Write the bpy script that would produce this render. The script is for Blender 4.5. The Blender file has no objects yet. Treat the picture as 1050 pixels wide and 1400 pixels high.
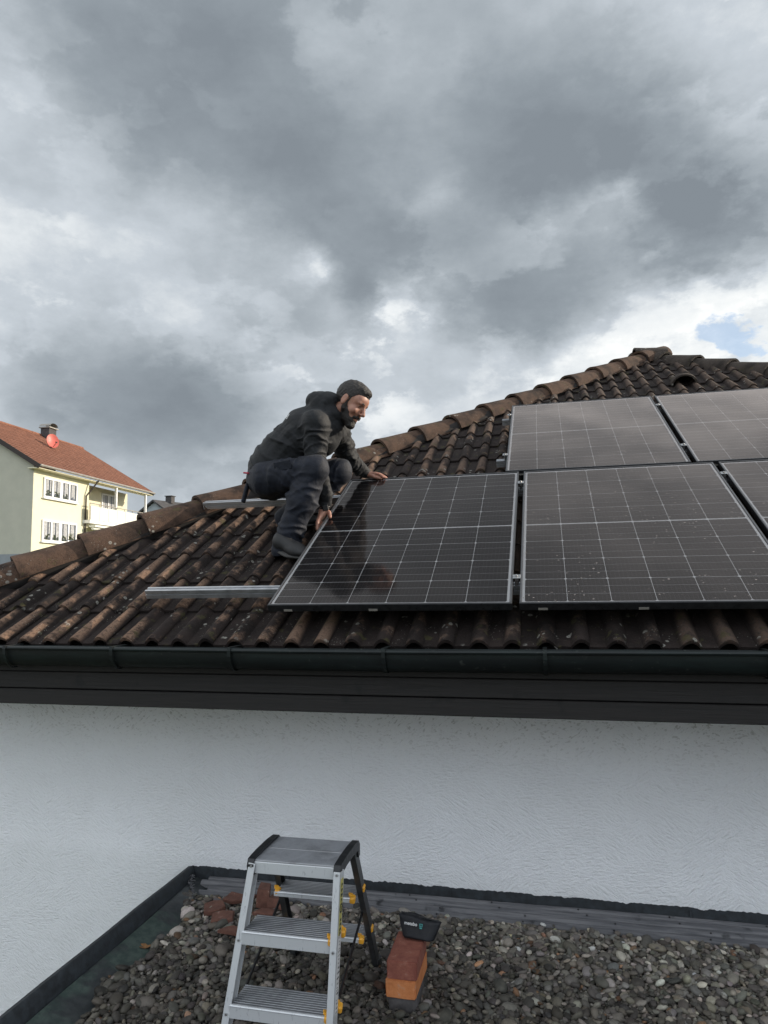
import bpy, bmesh, math, random
import numpy as np
from mathutils import Vector, Matrix, Euler, noise as mnoise

random.seed(7)
rng = np.random.default_rng(7)
S = bpy.context.scene
COL = S.collection

# ------------------------------------------------------------------ camera
# world: origin at the photographer's eye, X along the bungalow wall, Y away from the camera, Z up
CAM_R = Vector((0.97393, 0.22637, -0.01468)); CAM_F = Vector((-0.22513, 0.96904, 0.10151))
CAM_R = (CAM_R - CAM_F * CAM_R.dot(CAM_F)).normalized(); CAM_F.normalize()
CAM_U = CAM_R.cross(CAM_F)
FPX = 949.4
cam_d = bpy.data.cameras.new("camera"); cam = bpy.data.objects.new("camera", cam_d); COL.objects.link(cam)
cam.matrix_world = Matrix(((CAM_R.x, CAM_U.x, -CAM_F.x, 0), (CAM_R.y, CAM_U.y, -CAM_F.y, 0), (CAM_R.z, CAM_U.z, -CAM_F.z, 0), (0, 0, 0, 1)))
cam_d.sensor_fit = 'VERTICAL'; cam_d.sensor_height = 36.0; cam_d.sensor_width = 27.0
cam_d.lens = FPX / 1400 * 36; cam_d.clip_start = 0.05; cam_d.clip_end = 4000
S.camera = cam

def skydir(px, py):
    return (CAM_R * ((px - 525) / FPX) + CAM_U * ((700 - py) / FPX) + CAM_F).normalized()

# ------------------------------------------------------------------ sun and sky
SUN_EL, SUN_AZ = math.radians(21.5), math.radians(26)          # azimuth from +X towards +Y
sun_dir = Vector((math.cos(SUN_EL) * math.cos(SUN_AZ), math.cos(SUN_EL) * math.sin(SUN_AZ), math.sin(SUN_EL)))
sl = bpy.data.lights.new("sun", 'SUN'); sl.energy = 5.0; sl.angle = math.radians(0.5); sl.color = (1.0, 0.88, 0.72)
so = bpy.data.objects.new("sun", sl); COL.objects.link(so)
so.rotation_euler = sun_dir.to_track_quat('Z', 'Y').to_euler(); so.location = sun_dir * 30

S.cycles.max_bounces = 7; S.cycles.diffuse_bounces = 3; S.cycles.glossy_bounces = 3; S.cycles.transmission_bounces = 3; S.cycles.caustics_reflective = False; S.cycles.caustics_refractive = False
S.view_settings.view_transform = 'Standard'; S.view_settings.look = 'None'
S.view_settings.gamma = 1; S.view_settings.exposure = 0.08; S.view_settings.use_curve_mapping = False

world = bpy.data.worlds.new("World"); S.world = world; world.use_nodes = True
class NT:
    """small helper for node trees"""
    def __init__(s, tree):
        s.t = tree; s.t.nodes.clear()
    def n(s, typ, **kw):
        nd = s.t.nodes.new(typ)
        for k, v in kw.items(): setattr(nd, k, v)
        return nd
    def put(s, sock, v):
        if isinstance(v, bpy.types.NodeSocket): s.t.links.new(v, sock)
        elif v is not None:
            if hasattr(sock.default_value, '__len__') and not hasattr(v, '__len__'): v = (v, v, v)
            if hasattr(sock.default_value, '__len__') and len(sock.default_value) == 4 and len(v) == 3: v = (*v, 1)
            sock.default_value = v
    def math(s, op, a, b=None, c=None, clamp=False):
        nd = s.n('ShaderNodeMath', operation=op, use_clamp=clamp)
        s.put(nd.inputs[0], a)
        if b is not None: s.put(nd.inputs[1], b)
        if c is not None: s.put(nd.inputs[2], c)
        return nd.outputs[0]
    def vmath(s, op, a, b=None, scale=None):
        nd = s.n('ShaderNodeVectorMath', operation=op)
        s.put(nd.inputs[0], a)
        if b is not None: s.put(nd.inputs[1], b)
        if scale is not None: s.put(nd.inputs['Scale'], scale)
        return nd.outputs['Value'] if op in ('DOT_PRODUCT', 'LENGTH') else nd.outputs[0]
    def noise(s, vec, scale, detail=4, rough=.5, dist=0.0, color=False):
        nd = s.n('ShaderNodeTexNoise'); s.put(nd.inputs['Vector'], vec)
        nd.inputs['Scale'].default_value = scale; nd.inputs['Detail'].default_value = detail
        nd.inputs['Roughness'].default_value = rough; nd.inputs['Distortion'].default_value = dist
        return nd.outputs['Color' if color else 'Fac']
    def voro(s, vec, scale, feature='F1', out='Distance', rnd=1.0):
        nd = s.n('ShaderNodeTexVoronoi', feature=feature); s.put(nd.inputs['Vector'], vec)
        nd.inputs['Scale'].default_value = scale; nd.inputs['Randomness'].default_value = rnd
        return nd.outputs[out]
    def step(s, v, lo, hi, a=0.0, b=1.0):
        nd = s.n('ShaderNodeMapRange', interpolation_type='SMOOTHSTEP')
        s.put(nd.inputs['Value'], v)
        nd.inputs['From Min'].default_value = lo; nd.inputs['From Max'].default_value = hi
        nd.inputs['To Min'].default_value = a; nd.inputs['To Max'].default_value = b
        return nd.outputs[0]
    def mix(s, f, a, b, mode='MIX'):
        nd = s.n('ShaderNodeMix', data_type='RGBA', blend_type=mode)
        s.put(nd.inputs[0], f); s.put(nd.inputs[6], a); s.put(nd.inputs[7], b)
        return nd.outputs[2]
    def ramp(s, v, stops):
        nd = s.n('ShaderNodeValToRGB'); s.put(nd.inputs[0], v)
        e = nd.color_ramp.elements
        while len(e) < len(stops): e.new(0.5)
        for el, (p, c) in zip(e, stops): el.position = p; el.color = (*c, 1)
        return nd.outputs[0]
    def scalev(s, vec, sc):
        nd = s.n('ShaderNodeMapping'); s.put(nd.inputs['Vector'], vec); nd.inputs['Scale'].default_value = sc
        return nd.outputs[0]
    def bump(s, h, strength=.5, dist=.01, normal=None):
        nd = s.n('ShaderNodeBump'); s.put(nd.inputs['Height'], h)
        nd.inputs['Strength'].default_value = strength; nd.inputs['Distance'].default_value = dist
        if normal is not None: s.put(nd.inputs['Normal'], normal)
        return nd.outputs[0]

w = NT(world.node_tree)
D = w.vmath('NORMALIZE', w.n('ShaderNodeTexCoord').outputs['Generated'])
sep = w.n('ShaderNodeSeparateXYZ'); w.put(sep.inputs[0], D)
den = w.math('ADD', w.math('MAXIMUM', sep.outputs[2], 0.0), 0.22)
comb = w.n('ShaderNodeCombineXYZ')
w.put(comb.inputs[0], w.math('DIVIDE', sep.outputs[0], den)); w.put(comb.inputs[1], w.math('DIVIDE', sep.outputs[1], den))
P = comb.outputs[0]                                             # position on the cloud layer
Ds = w.scalev(D, (1.0, 1.0, 1.7))
warpc = w.vmath('SUBTRACT', w.noise(Ds, 4.6, 10, .62, 0.0, color=True), (.5, .5, .5))
Dw = w.vmath('NORMALIZE', w.vmath('ADD', D, w.vmath('SCALE', warpc, scale=.19)))
# broad cloud banks: (x, y, radius, weight) as seen by the eye, as directions; unseen banks overhead are added to shape panel reflections
BANKS = [(520, 250, 950, -.54), (860, -190, 240, .22), (700, -600, 380, -.50), (160, 330, 130, .02), (60, 30, 90, -.20), (130, 120, 90, -.12), (880, -30, 60, .1), (330, 130, 140, -.27), (200, 60, 120, -.20), (430, 230, 100, -.34), (250, 215, 90, -.20), (570, 340, 100, -.34),
         (480, 395, 60, -.36), (420, 430, 50, -.22), (800, 190, 150, -.46), (930, 330, 110, -.54), (720, 260, 110, -.28), (1030, 270, 90, -.25),
         (690, 445, 62, -.46), (770, 425, 55, -.36), (860, 150, 80, -.15), (620, 400, 60, -.12), (90, 260, 110, -.08),
         (230, 530, 95, -.38), (120, 480, 90, -.26), (60, 560, 80, -.28), (330, 570, 80, -.22), (330, 450, 35, -.14), (250, 620, 90, -.20), (150, 640, 80, -.18), (590, 540, 40, -.12),
         (140, 330, 120, .10), (270, 300, 60, .12), (412, 358, 30, .45), (300, 430, 70, .12), (450, 425, 34, .30), (20, 110, 60, .14),
         (820, 300, 40, .42), (745, 315, 34, .30), (860, 275, 25, .26), (950, 50, 90, .16), (1040, 110, 80, .10), (880, 430, 120, .28), (1000, 410, 80, .30),
         (600, 260, 30, .22), (560, 415, 42, .34), (640, 470, 80, .20), (800, 480, 100, .18), (530, 500, 70, .10), (480, 40, 60, .06), (560, 90, 70, .08), (130, 140, 60, .05)]
tot = None
for (bx, by, br, bw) in BANKS:
    c = skydir(bx, by); a = br / 1000.0
    dt = w.vmath('DOT_PRODUCT', Dw, tuple(c))
    g = w.math('EXPONENT', w.math('MULTIPLY', w.math('SUBTRACT', dt, 1.0), 2.0 / (a * a)))
    tot = w.math('MULTIPLY_ADD', g, bw, tot if tot is not None else 0.0)
f1 = w.math('SUBTRACT', w.noise(Ds, 3.8, 13, .60, 0.0), .5)
f2 = w.math('SUBTRACT', w.noise(Ds, 8.5, 12, .66, 0.0), .5)
rg = w.n('ShaderNodeTexNoise', noise_type='RIDGED_MULTIFRACTAL'); w.put(rg.inputs['Vector'], Ds); rg.inputs['Scale'].default_value = 6.0; rg.inputs['Detail'].default_value = 9; rg.inputs['Roughness'].default_value = .55
f4 = w.math('SUBTRACT', w.math('MINIMUM', rg.outputs['Fac'], 1.6), .75)
f3 = w.math('SUBTRACT', w.noise(P, 0.55, 3, .5, .1), .5)
puff = w.math('MULTIPLY', w.math('SUBTRACT', w.step(w.noise(w.vmath('ADD', Ds, (3.1, 1.7, .4)), 5.2, 14, .60, 0.0), .475, .545), .5), w.step(w.noise(Ds, 2.3, 3, .5), .42, .60))
puff2 = w.math('MULTIPLY', w.math('SUBTRACT', w.step(w.noise(w.vmath('ADD', Ds, (7.1, 4.7, 2.4)), 11.0, 12, .58, 0.0), .49, .57), .5), w.step(w.noise(w.vmath('ADD', Ds, (1, 5, 2)), 3.0, 3, .5), .46, .60))
tot = w.math('ADD', tot, w.math('MULTIPLY_ADD', puff, .18, w.math('MULTIPLY', puff2, .09)))
B = w.math('ADD', w.math('MULTIPLY_ADD', f1, .70, tot), w.math('MULTIPLY_ADD', f2, .36, w.math('MULTIPLY_ADD', f3, .25, w.math('MULTIPLY', f4, -.10))))
B0 = w.math('ADD', B, 1.13); B = w.math('MINIMUM', B0, 1.0)                          # unseen sky brightened to light the wall; a darker deck hangs in front

cl = w.ramp(B, [(0.0, (.225, .258, .292)), (.22, (.285, .325, .362)), (.45, (.39, .435, .475)), (.70, (.545, .595, .645)), (.88, (.80, .835, .855)), (1.0, (.91, .93, .93))])
cl = w.mix(w.step(B0, 1.05, 1.35), cl, (.80, .93, 1.12))             # bluish tint added to the brightest, mostly unseen sky to cool the wall
sky = w.n('ShaderNodeTexSky', sky_type='NISHITA'); sky.sun_disc = False
sky.sun_elevation = SUN_EL; sky.sun_rotation = math.pi / 2 - SUN_AZ
holes = w.step(w.noise(P, 1.9, 9, .6, .4), .53, .64)
gb = w.math('EXPONENT', w.math('MULTIPLY', w.math('SUBTRACT', w.vmath('DOT_PRODUCT', Dw, tuple(skydir(1003, 462))), 1.0), 2.0 / (.028 ** 2)))
gb = w.math('ADD', gb, w.math('MULTIPLY', w.math('EXPONENT', w.math('MULTIPLY', w.math('SUBTRACT', w.vmath('DOT_PRODUCT', Dw, tuple(skydir(1043, 468))), 1.0), 2.0 / (.024 ** 2))), 1.0))
patch = w.step(w.math('ADD', gb, w.math('MULTIPLY', f2, 2.4)), .62, 1.0)
fr = w.vmath('DOT_PRODUCT', D, tuple(CAM_F))
holes = w.math('MULTIPLY', holes, w.step(fr, .35, .0))          # behind the photographer the cover breaks up
hole = w.math('MAXIMUM', w.math('MULTIPLY', patch, .7), holes)
bg1 = w.n('ShaderNodeBackground'); w.put(bg1.inputs[0], sky.outputs[0]); bg1.inputs[1].default_value = 0.15
bg2 = w.n('ShaderNodeBackground'); w.put(bg2.inputs[0], cl); w.put(bg2.inputs[1], w.math('MULTIPLY_ADD', w.math('MAXIMUM', w.math('SUBTRACT', B0, 1.0), 0.0), 2.1, 1.0))  # added gain on the brightest, mostly unseen sky lifts the shaded wall
ms = w.n('ShaderNodeMixShader'); w.put(ms.inputs[0], hole); w.put(ms.inputs[1], bg2.outputs[0]); w.put(ms.inputs[2], bg1.outputs[0])
wo = w.n('ShaderNodeOutputWorld'); w.put(wo.inputs[0], ms.outputs[0])

# ------------------------------------------------------------------ building helpers
ORG = {}
def tag(o, label=None, cat=None, group=None, kind=None):
    if label: o['label'] = label
    if cat: o['category'] = cat
    if group: o['group'] = group
    if kind: o['kind'] = kind
    return o
def thing(name, loc, label, cat, group=None):
    o = bpy.data.objects.new(name, None); COL.objects.link(o); o.location = loc; o.empty_display_size = .1
    ORG[o.name] = Vector(loc); return tag(o, label, cat, group)
def mesh(name, V, F, mats=(), smooth=False):
    m = bpy.data.meshes.new(name)
    m.from_pydata([tuple(map(float, v)) for v in V], [], F)
    for k in (mats if isinstance(mats, (list, tuple)) else [mats]): m.materials.append(k)
    if smooth: m.shade_smooth()
    return m
def link(name, me, parent=None, loc=(0, 0, 0), rot=None):
    o = bpy.data.objects.new(name, me); COL.objects.link(o)
    if parent is not None:
        o.parent = parent; org = ORG[parent.name]
        ORG[o.name] = org + Vector(loc)
    else: ORG[o.name] = Vector(loc)
    o.location = loc
    if rot is not None: o.rotation_euler = rot
    return o
class MB:
    """collects faces in world coordinates"""
    def __init__(s): s.V = []; s.F = []; s.M = []
    def add(s, V, F, mi=0):
        b = len(s.V); s.V += [tuple(v) for v in V]; s.F += [tuple(i + b for i in f) for f in F]; s.M += [mi] * len(F)
    def box(s, c, size, rot=None, bevel=0.0, mi=0):
        hx, hy, hz = size[0] / 2, size[1] / 2, size[2] / 2
        if bevel > 0:
            bm = bmesh.new(); bmesh.ops.create_cube(bm, size=1)
            for v in bm.verts: v.co = Vector((v.co.x * size[0], v.co.y * size[1], v.co.z * size[2]))
            bmesh.ops.bevel(bm, geom=bm.edges[:], offset=bevel, segments=1, affect='EDGES', profile=.5)
            V = [v.co.copy() for v in bm.verts]; bm.verts.index_update(); F = [[v.index for v in f.verts] for f in bm.faces]; bm.free()
        else:
            V = [Vector((x, y, z)) for x in (-hx, hx) for y in (-hy, hy) for z in (-hz, hz)]
            F = [(0, 1, 3, 2), (4, 6, 7, 5), (0, 4, 5, 1), (2, 3, 7, 6), (0, 2, 6, 4), (1, 5, 7, 3)]
        R = rot if rot is not None else Matrix.Identity(3); c = Vector(c)
        s.add([c + R @ v for v in V], F, mi)
    def bar(s, a, b, wx, wz, up=(0, 0, 1), bevel=0.0, mi=0):
        a = Vector(a); b = Vector(b); y = (b - a); L = y.length; y.normalize()
        x = y.cross(Vector(up)).normalized(); z = x.cross(y)
        R = Matrix((x, y, z)).transposed(); s.box((a + b) / 2, (wx, L, wz), R, bevel, mi)
    def tube(s, pts, r, n=8, cap=True, mi=0):
        pts = [Vector(p) for p in pts]; rs = r if isinstance(r, (list, tuple)) else [r] * len(pts)
        V = []; prev = None
        for i, p in enumerate(pts):
            d = (pts[min(i + 1, len(pts) - 1)] - pts[max(i - 1, 0)]).normalized()
            ref = Vector((0, 0, 1)) if abs(d.z) < .9 else Vector((1, 0, 0))
            x = d.cross(ref).normalized() if prev is None else (prev - d * prev.dot(d)).normalized()
            prev = x; y = d.cross(x)
            for k in range(n):
                a = 2 * math.pi * k / n; V.append(p + x * math.cos(a) * rs[i] + y * math.sin(a) * rs[i])
        F = []
        for i in range(len(pts) - 1):
            for k in range(n):
                F.append((i * n + k, i * n + (k + 1) % n, (i + 1) * n + (k + 1) % n, (i + 1) * n + k))
        if cap: F.append(tuple(range(n - 1, -1, -1))); F.append(tuple((len(pts) - 1) * n + k for k in range(n)))
        s.add(V, F, mi)
    def prism(s, poly, axis_a, axis_b, org, depth_dir, mi=0):
        """extrude a 2-D polygon"""
        A = Vector(axis_a); Bv = Vector(axis_b); O = Vector(org); Dd = Vector(depth_dir); n = len(poly)
        V = [O + A * p[0] + Bv * p[1] for p in poly] + [O + A * p[0] + Bv * p[1] + Dd for p in poly]
        F = [tuple(range(n - 1, -1, -1)), tuple(range(n, 2 * n))] + [(i, (i + 1) % n, n + (i + 1) % n, n + i) for i in range(n)]
        s.add(V, F, mi)
    def build(s, name, mats, parent=None, smooth=False, angle=None):
        org = ORG[parent.name] if parent is not None else Vector((0, 0, 0))
        me = mesh(name, [Vector(v) - org for v in s.V], s.F, mats)
        if isinstance(mats, (list, tuple)) and len(mats) > 1: me.polygons.foreach_set('material_index', s.M)
        bm = bmesh.new(); bm.from_mesh(me); bmesh.ops.recalc_face_normals(bm, faces=bm.faces); bm.to_mesh(me); bm.free()
        if smooth: me.shade_smooth()
        if angle: me.shade_smooth(); me.set_sharp_from_angle(angle=angle)
        return link(name, me, parent)
def npmesh(name, V, Q, mat=None, smooth=True, colors=None):
    """fast mesh from numpy arrays of equal-sided faces; colors per vertex"""
    me = bpy.data.meshes.new(name); n = Q.shape[1]
    me.vertices.add(len(V)); me.vertices.foreach_set('co', np.ascontiguousarray(V, np.float32).ravel())
    me.loops.add(Q.size); me.loops.foreach_set('vertex_index', np.ascontiguousarray(Q, np.int32).ravel())
    me.polygons.add(len(Q)); me.polygons.foreach_set('loop_start', np.arange(0, Q.size, n, dtype=np.int32))
    me.update(calc_edges=True)
    if colors is not None:
        at = me.color_attributes.new('tint', 'FLOAT_COLOR', 'POINT')
        at.data.foreach_set('color', np.concatenate([colors, np.ones((len(V), 1))], 1).astype(np.float32).ravel())
    if mat: me.materials.append(mat)
    if smooth: me.shade_smooth()
    me.validate(); return me

# ------------------------------------------------------------------ materials
def mat(name, build):
    m = bpy.data.materials.new(name); m.use_nodes = True; t = NT(m.node_tree)
    b = t.n('ShaderNodeBsdfPrincipled'); o = t.n('ShaderNodeOutputMaterial'); t.put(o.inputs[0], b.outputs[0])
    t.obj = t.n('ShaderNodeTexCoord').outputs['Object']; t.geo = t.n('ShaderNodeNewGeometry'); t.pos = t.geo.outputs['Position']
    t.rnd = t.n('ShaderNodeObjectInfo').outputs['Random']
    def setp(**kw):
        for k, v in kw.items():
            nm = {'col': 'Base Color', 'rough': 'Roughness', 'metal': 'Metallic', 'normal': 'Normal', 'spec': 'Specular IOR Level', 'coat': 'Coat Weight', 'coatr': 'Coat Roughness', 'sheen': 'Sheen Weight', 'sss': 'Subsurface Weight'}[k]
            t.put(b.inputs[nm], v)
    build(t, setp); m['b'] = 1; return m

def m_simple(name, col, rough=.6, metal=0., var=.25, scale=30, bump=.15, bdist=.002, spec=.5):
    def f(t, s):
        n = t.noise(t.pos, scale, 5, .6)
        c = t.mix(t.step(n, .3, .75), tuple(x * (1 - var) for x in col), tuple(min(1, x * (1 + var)) for x in col))
        s(col=c, rough=t.step(n, .2, .8, max(.05, rough - .08), min(1, rough + .1)), metal=metal, spec=spec, normal=t.bump(n, bump, bdist))
    return mat(name, f)

def f_tile(t, s, worn_lit=(.34, .21, .14), base=(.019, .0135, .012), cap=False):
    off = t.n('ShaderNodeCombineXYZ'); t.put(off.inputs[0], t.math('MULTIPLY', t.rnd, 37.0)); t.put(off.inputs[1], t.math('MULTIPLY', t.rnd, 91.0))
    v = t.vmath('ADD', t.obj, off.outputs[0])
    big = t.noise(v, 7, 5, .6); fine = t.noise(v, 60, 6, .7); grit = t.noise(v, 260, 3, .6)
    c = t.mix(t.step(big, .30, .70), tuple(x * .62 for x in base), tuple(x * 1.5 for x in base))
    sp = t.n('ShaderNodeSeparateXYZ'); t.put(sp.inputs[0], t.obj)
    if cap: wear_lit = t.math('MULTIPLY', t.step(big, .32, .62), .85)
    else:
        top = t.step(sp.outputs[2], .022, .048)  # sunlight on roll tops and shade in pans painted as wear by height
        wear_lit = t.math('MULTIPLY', t.math('MULTIPLY', top, .85), t.step(t.math('ADD', t.noise(v, 9, 6, .65), t.math('MULTIPLY', t.math('SUBTRACT', t.rnd, .5), .35)), .36, .56))
    wx = t.n('ShaderNodeSeparateXYZ'); t.put(wx.inputs[0], t.pos)
    if not cap: worn_lit = t.mix(t.step(t.math('ADD', wx.outputs[0], t.math('MULTIPLY', t.math('SUBTRACT', t.rnd, .5), .8)), -1.3, .1), worn_lit, (.078, .060, .049))   # tiles greyer to the right; sun at left, shade at right painted in
    worn_lit2 = t.mix(t.step(fine, .35, .65), (.11, .07, .05) if not cap else tuple(x * .55 for x in worn_lit), worn_lit)
    c = t.mix(wear_lit, c, worn_lit2)
    c = t.mix(t.math('MULTIPLY', t.step(fine, .52, .64), .55), c, (.030, .024, .020))
    # lichen: pale rings and small dots
    vo = t.voro(v, 22, 'F1'); li = t.math('MULTIPLY', t.step(t.math('ADD', vo, t.math('MULTIPLY', t.math('SUBTRACT', fine, .5), .30)), .27, .20), t.step(t.noise(v, 4.2, 2, .5), .58, .63))
    ring = t.math('MULTIPLY', li, t.step(vo, .04, .11, .35, 1.0))
    dots = t.math('MULTIPLY', t.step(t.voro(v, 75, 'F1'), .17, .12), t.step(t.noise(v, 9, 2, .5), .54, .60))
    c = t.mix(t.math('MULTIPLY', t.math('MAXIMUM', ring, dots), .60), c, (.36, .35, .31))
    moss = t.math('MULTIPLY', t.step(t.noise(v, 13, 4, .6), .60, .68), .6)
    c = t.mix(moss, c, (.060, .055, .022))
    h = t.math('ADD', t.math('MULTIPLY', fine, .7), t.math('MULTIPLY', grit, .5)); h = t.math('ADD', h, t.math('MULTIPLY', ring, .3))
    s(col=c, rough=.88, spec=.25, normal=t.bump(h, 1.0, .007))
M = {}
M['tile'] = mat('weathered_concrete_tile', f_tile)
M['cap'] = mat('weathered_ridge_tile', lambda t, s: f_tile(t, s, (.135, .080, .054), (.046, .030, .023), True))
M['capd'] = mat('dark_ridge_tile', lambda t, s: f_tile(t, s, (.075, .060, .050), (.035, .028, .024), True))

def f_stucco(t, s):
    p = t.scalev(t.pos, (1, .02, 1))
    def stroke(angle, sc):
        mp = t.n('ShaderNodeMapping'); t.put(mp.inputs['Vector'], p); mp.inputs['Rotation'].default_value = (0, math.radians(angle), 0)
        return t.noise(t.scalev(mp.outputs[0], sc), 1.0, 4, .55, .5)
    sa, sb, sc_ = stroke(38, (27, 1, 98)), stroke(-32, (27, 1, 98)), stroke(4, (32, 1, 92))
    m1 = t.step(t.noise(p, 3.3, 3, .5), .46, .54); m2 = t.step(t.noise(t.vmath('ADD', p, (9, 3, 5)), 2.6, 3, .5), .48, .56)
    strokes = t.math('ADD', t.math('MULTIPLY', sa, t.math('SUBTRACT', 1.0, m1)), t.math('MULTIPLY', sb, m1))
    strokes = t.math('ADD', t.math('MULTIPLY', strokes, t.math('SUBTRACT', 1.0, m2)), t.math('MULTIPLY', sc_, m2))
    grain = t.noise(p, 120, 5, .6)
    sp = t.n('ShaderNodeSeparateXYZ'); t.put(sp.inputs[0], t.pos)
    up = t.step(t.math('ADD', sp.outputs[2], t.math('MULTIPLY', t.math('SUBTRACT', t.noise(p, 2.2, 4, .6), .5), .25)), -1.00, -.60)
    spk = t.math('MULTIPLY', t.math('MULTIPLY', t.step(strokes, .525, .60), t.step(t.noise(p, 70, 3, .6), .44, .54)), t.math('MULTIPLY_ADD', up, .50, .06))
    base = t.mix(t.noise(p, 1.2, 4, .55), (.80, .81, .82), (.87, .88, .90))
    base = t.mix(t.math('MULTIPLY', up, .16), base, (.62, .59, .50))        # algae and dust under the eaves
    base = t.mix(spk, base, (.20, .185, .15))
    low = t.math('MULTIPLY', t.step(t.math('ADD', sp.outputs[2], t.math('MULTIPLY', t.math('SUBTRACT', t.noise(t.pos, 14, 5, .7), .5), .05)), -1.50, -1.60), .18)
    base = t.mix(low, base, (.50, .52, .50))
    # hairline cracks
    cr = t.voro(t.vmath('ADD', p, t.vmath('SCALE', t.noise(p, 5, 4, .6, color=True), scale=.12)), .8, 'DISTANCE_TO_EDGE')
    crk = t.math('MULTIPLY', t.step(cr, .0022, .0006), t.step(t.noise(p, 1.7, 2), .50, .62))
    base = t.mix(t.math('MULTIPLY', crk, .12), base, (.35, .35, .34))
    h = t.math('ADD', t.math('MULTIPLY', strokes, .9), t.math('MULTIPLY', grain, .35))
    s(col=base, rough=.92, spec=.2, normal=t.bump(h, .95, .012))
M['stucco'] = mat('white_stucco', f_stucco)

def f_wood(t, s, c0=(.0052, .0042, .0038), c1=(.0115, .0092, .0082), rough=.7, axis=(1.2, 14, 30)):
    p = t.scalev(t.pos, axis); g = t.noise(p, 3, 7, .62, .8); k = t.noise(t.pos, 9, 3, .5)
    c = t.mix(t.step(g, .3, .7), c0, c1); c = t.mix(t.step(k, .62, .72), c, tuple(x * .4 for x in c0))
    s(col=c, rough=rough, normal=t.bump(g, .6, .003))
M['fascia'] = mat('dark_stained_board', f_wood)
M['greyboard'] = mat('weathered_grey_board', lambda t, s: f_wood(t, s, (.075, .076, .084), (.19, .188, .195), .8))

def f_gutter(t, s):
    n = t.noise(t.scalev(t.pos, (1.2, 4, 8)), 3, 6, .6); n2 = t.noise(t.pos, 40, 4, .6)
    c = t.mix(t.step(n, .35, .7), (.0075, .010, .0105), (.012, .019, .0185)); c = t.mix(t.step(n2, .62, .72), c, (.035, .04, .037))
    s(col=c, rough=.48, metal=.2, spec=.4, normal=t.bump(n2, .2, .002))
M['gutter'] = mat('aged_gutter_metal', f_gutter)

def f_alu(t, s, c=(.55, .56, .58), rough=.38):
    n = t.noise(t.pos, 60, 4, .6); g = t.noise(t.pos, 9, 5, .65)
    col = t.mix(t.step(g, .45, .72), c, tuple(x * .72 for x in c)); s(col=col, rough=t.step(n, .3, .7, rough - .06, rough + .12), metal=.85, normal=t.bump(n, .06, .001))
M['alu'] = mat('aluminium', f_alu)
M['alu_tread'] = mat('scuffed_aluminium_tread', lambda t, s: f_alu(t, s, (.40, .41, .43), .42))
def f_ladwhite(t, s):
    n = t.noise(t.pos, 70, 5, .7); sc = t.step(t.noise(t.scalev(t.pos, (40, 40, 8)), 3, 5, .7), .60, .66)
    c = t.mix(t.math('MULTIPLY', sc, .6), (.66, .68, .70), (.30, .31, .33)); s(col=c, rough=.42, metal=.45, normal=t.bump(n, .1, .001))
M['ladalu'] = mat('bright_scratched_aluminium', f_ladwhite)
M['ladplastic'] = m_simple('black_plastic_end', (.009, .010, .012), .45, var=.2, scale=60)
M['yellow'] = m_simple('yellow_plastic_foot', (.75, .36, .03), .45, var=.15, scale=50)
M['frame'] = m_simple('black_anodised_frame', (.035, .035, .037), .32, .6, .2, 40, .05)
M['framelip'] = m_simple('satin_frame_lip', (.13, .13, .135), .35, .6, .12, 60, .05)
M['steel'] = m_simple('stainless_clamp', (.50, .50, .50), .3, .9, .15, 60, .05)
M['blackrub'] = m_simple('black_rubber', (.012, .012, .013), .6, var=.2, scale=60)

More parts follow.
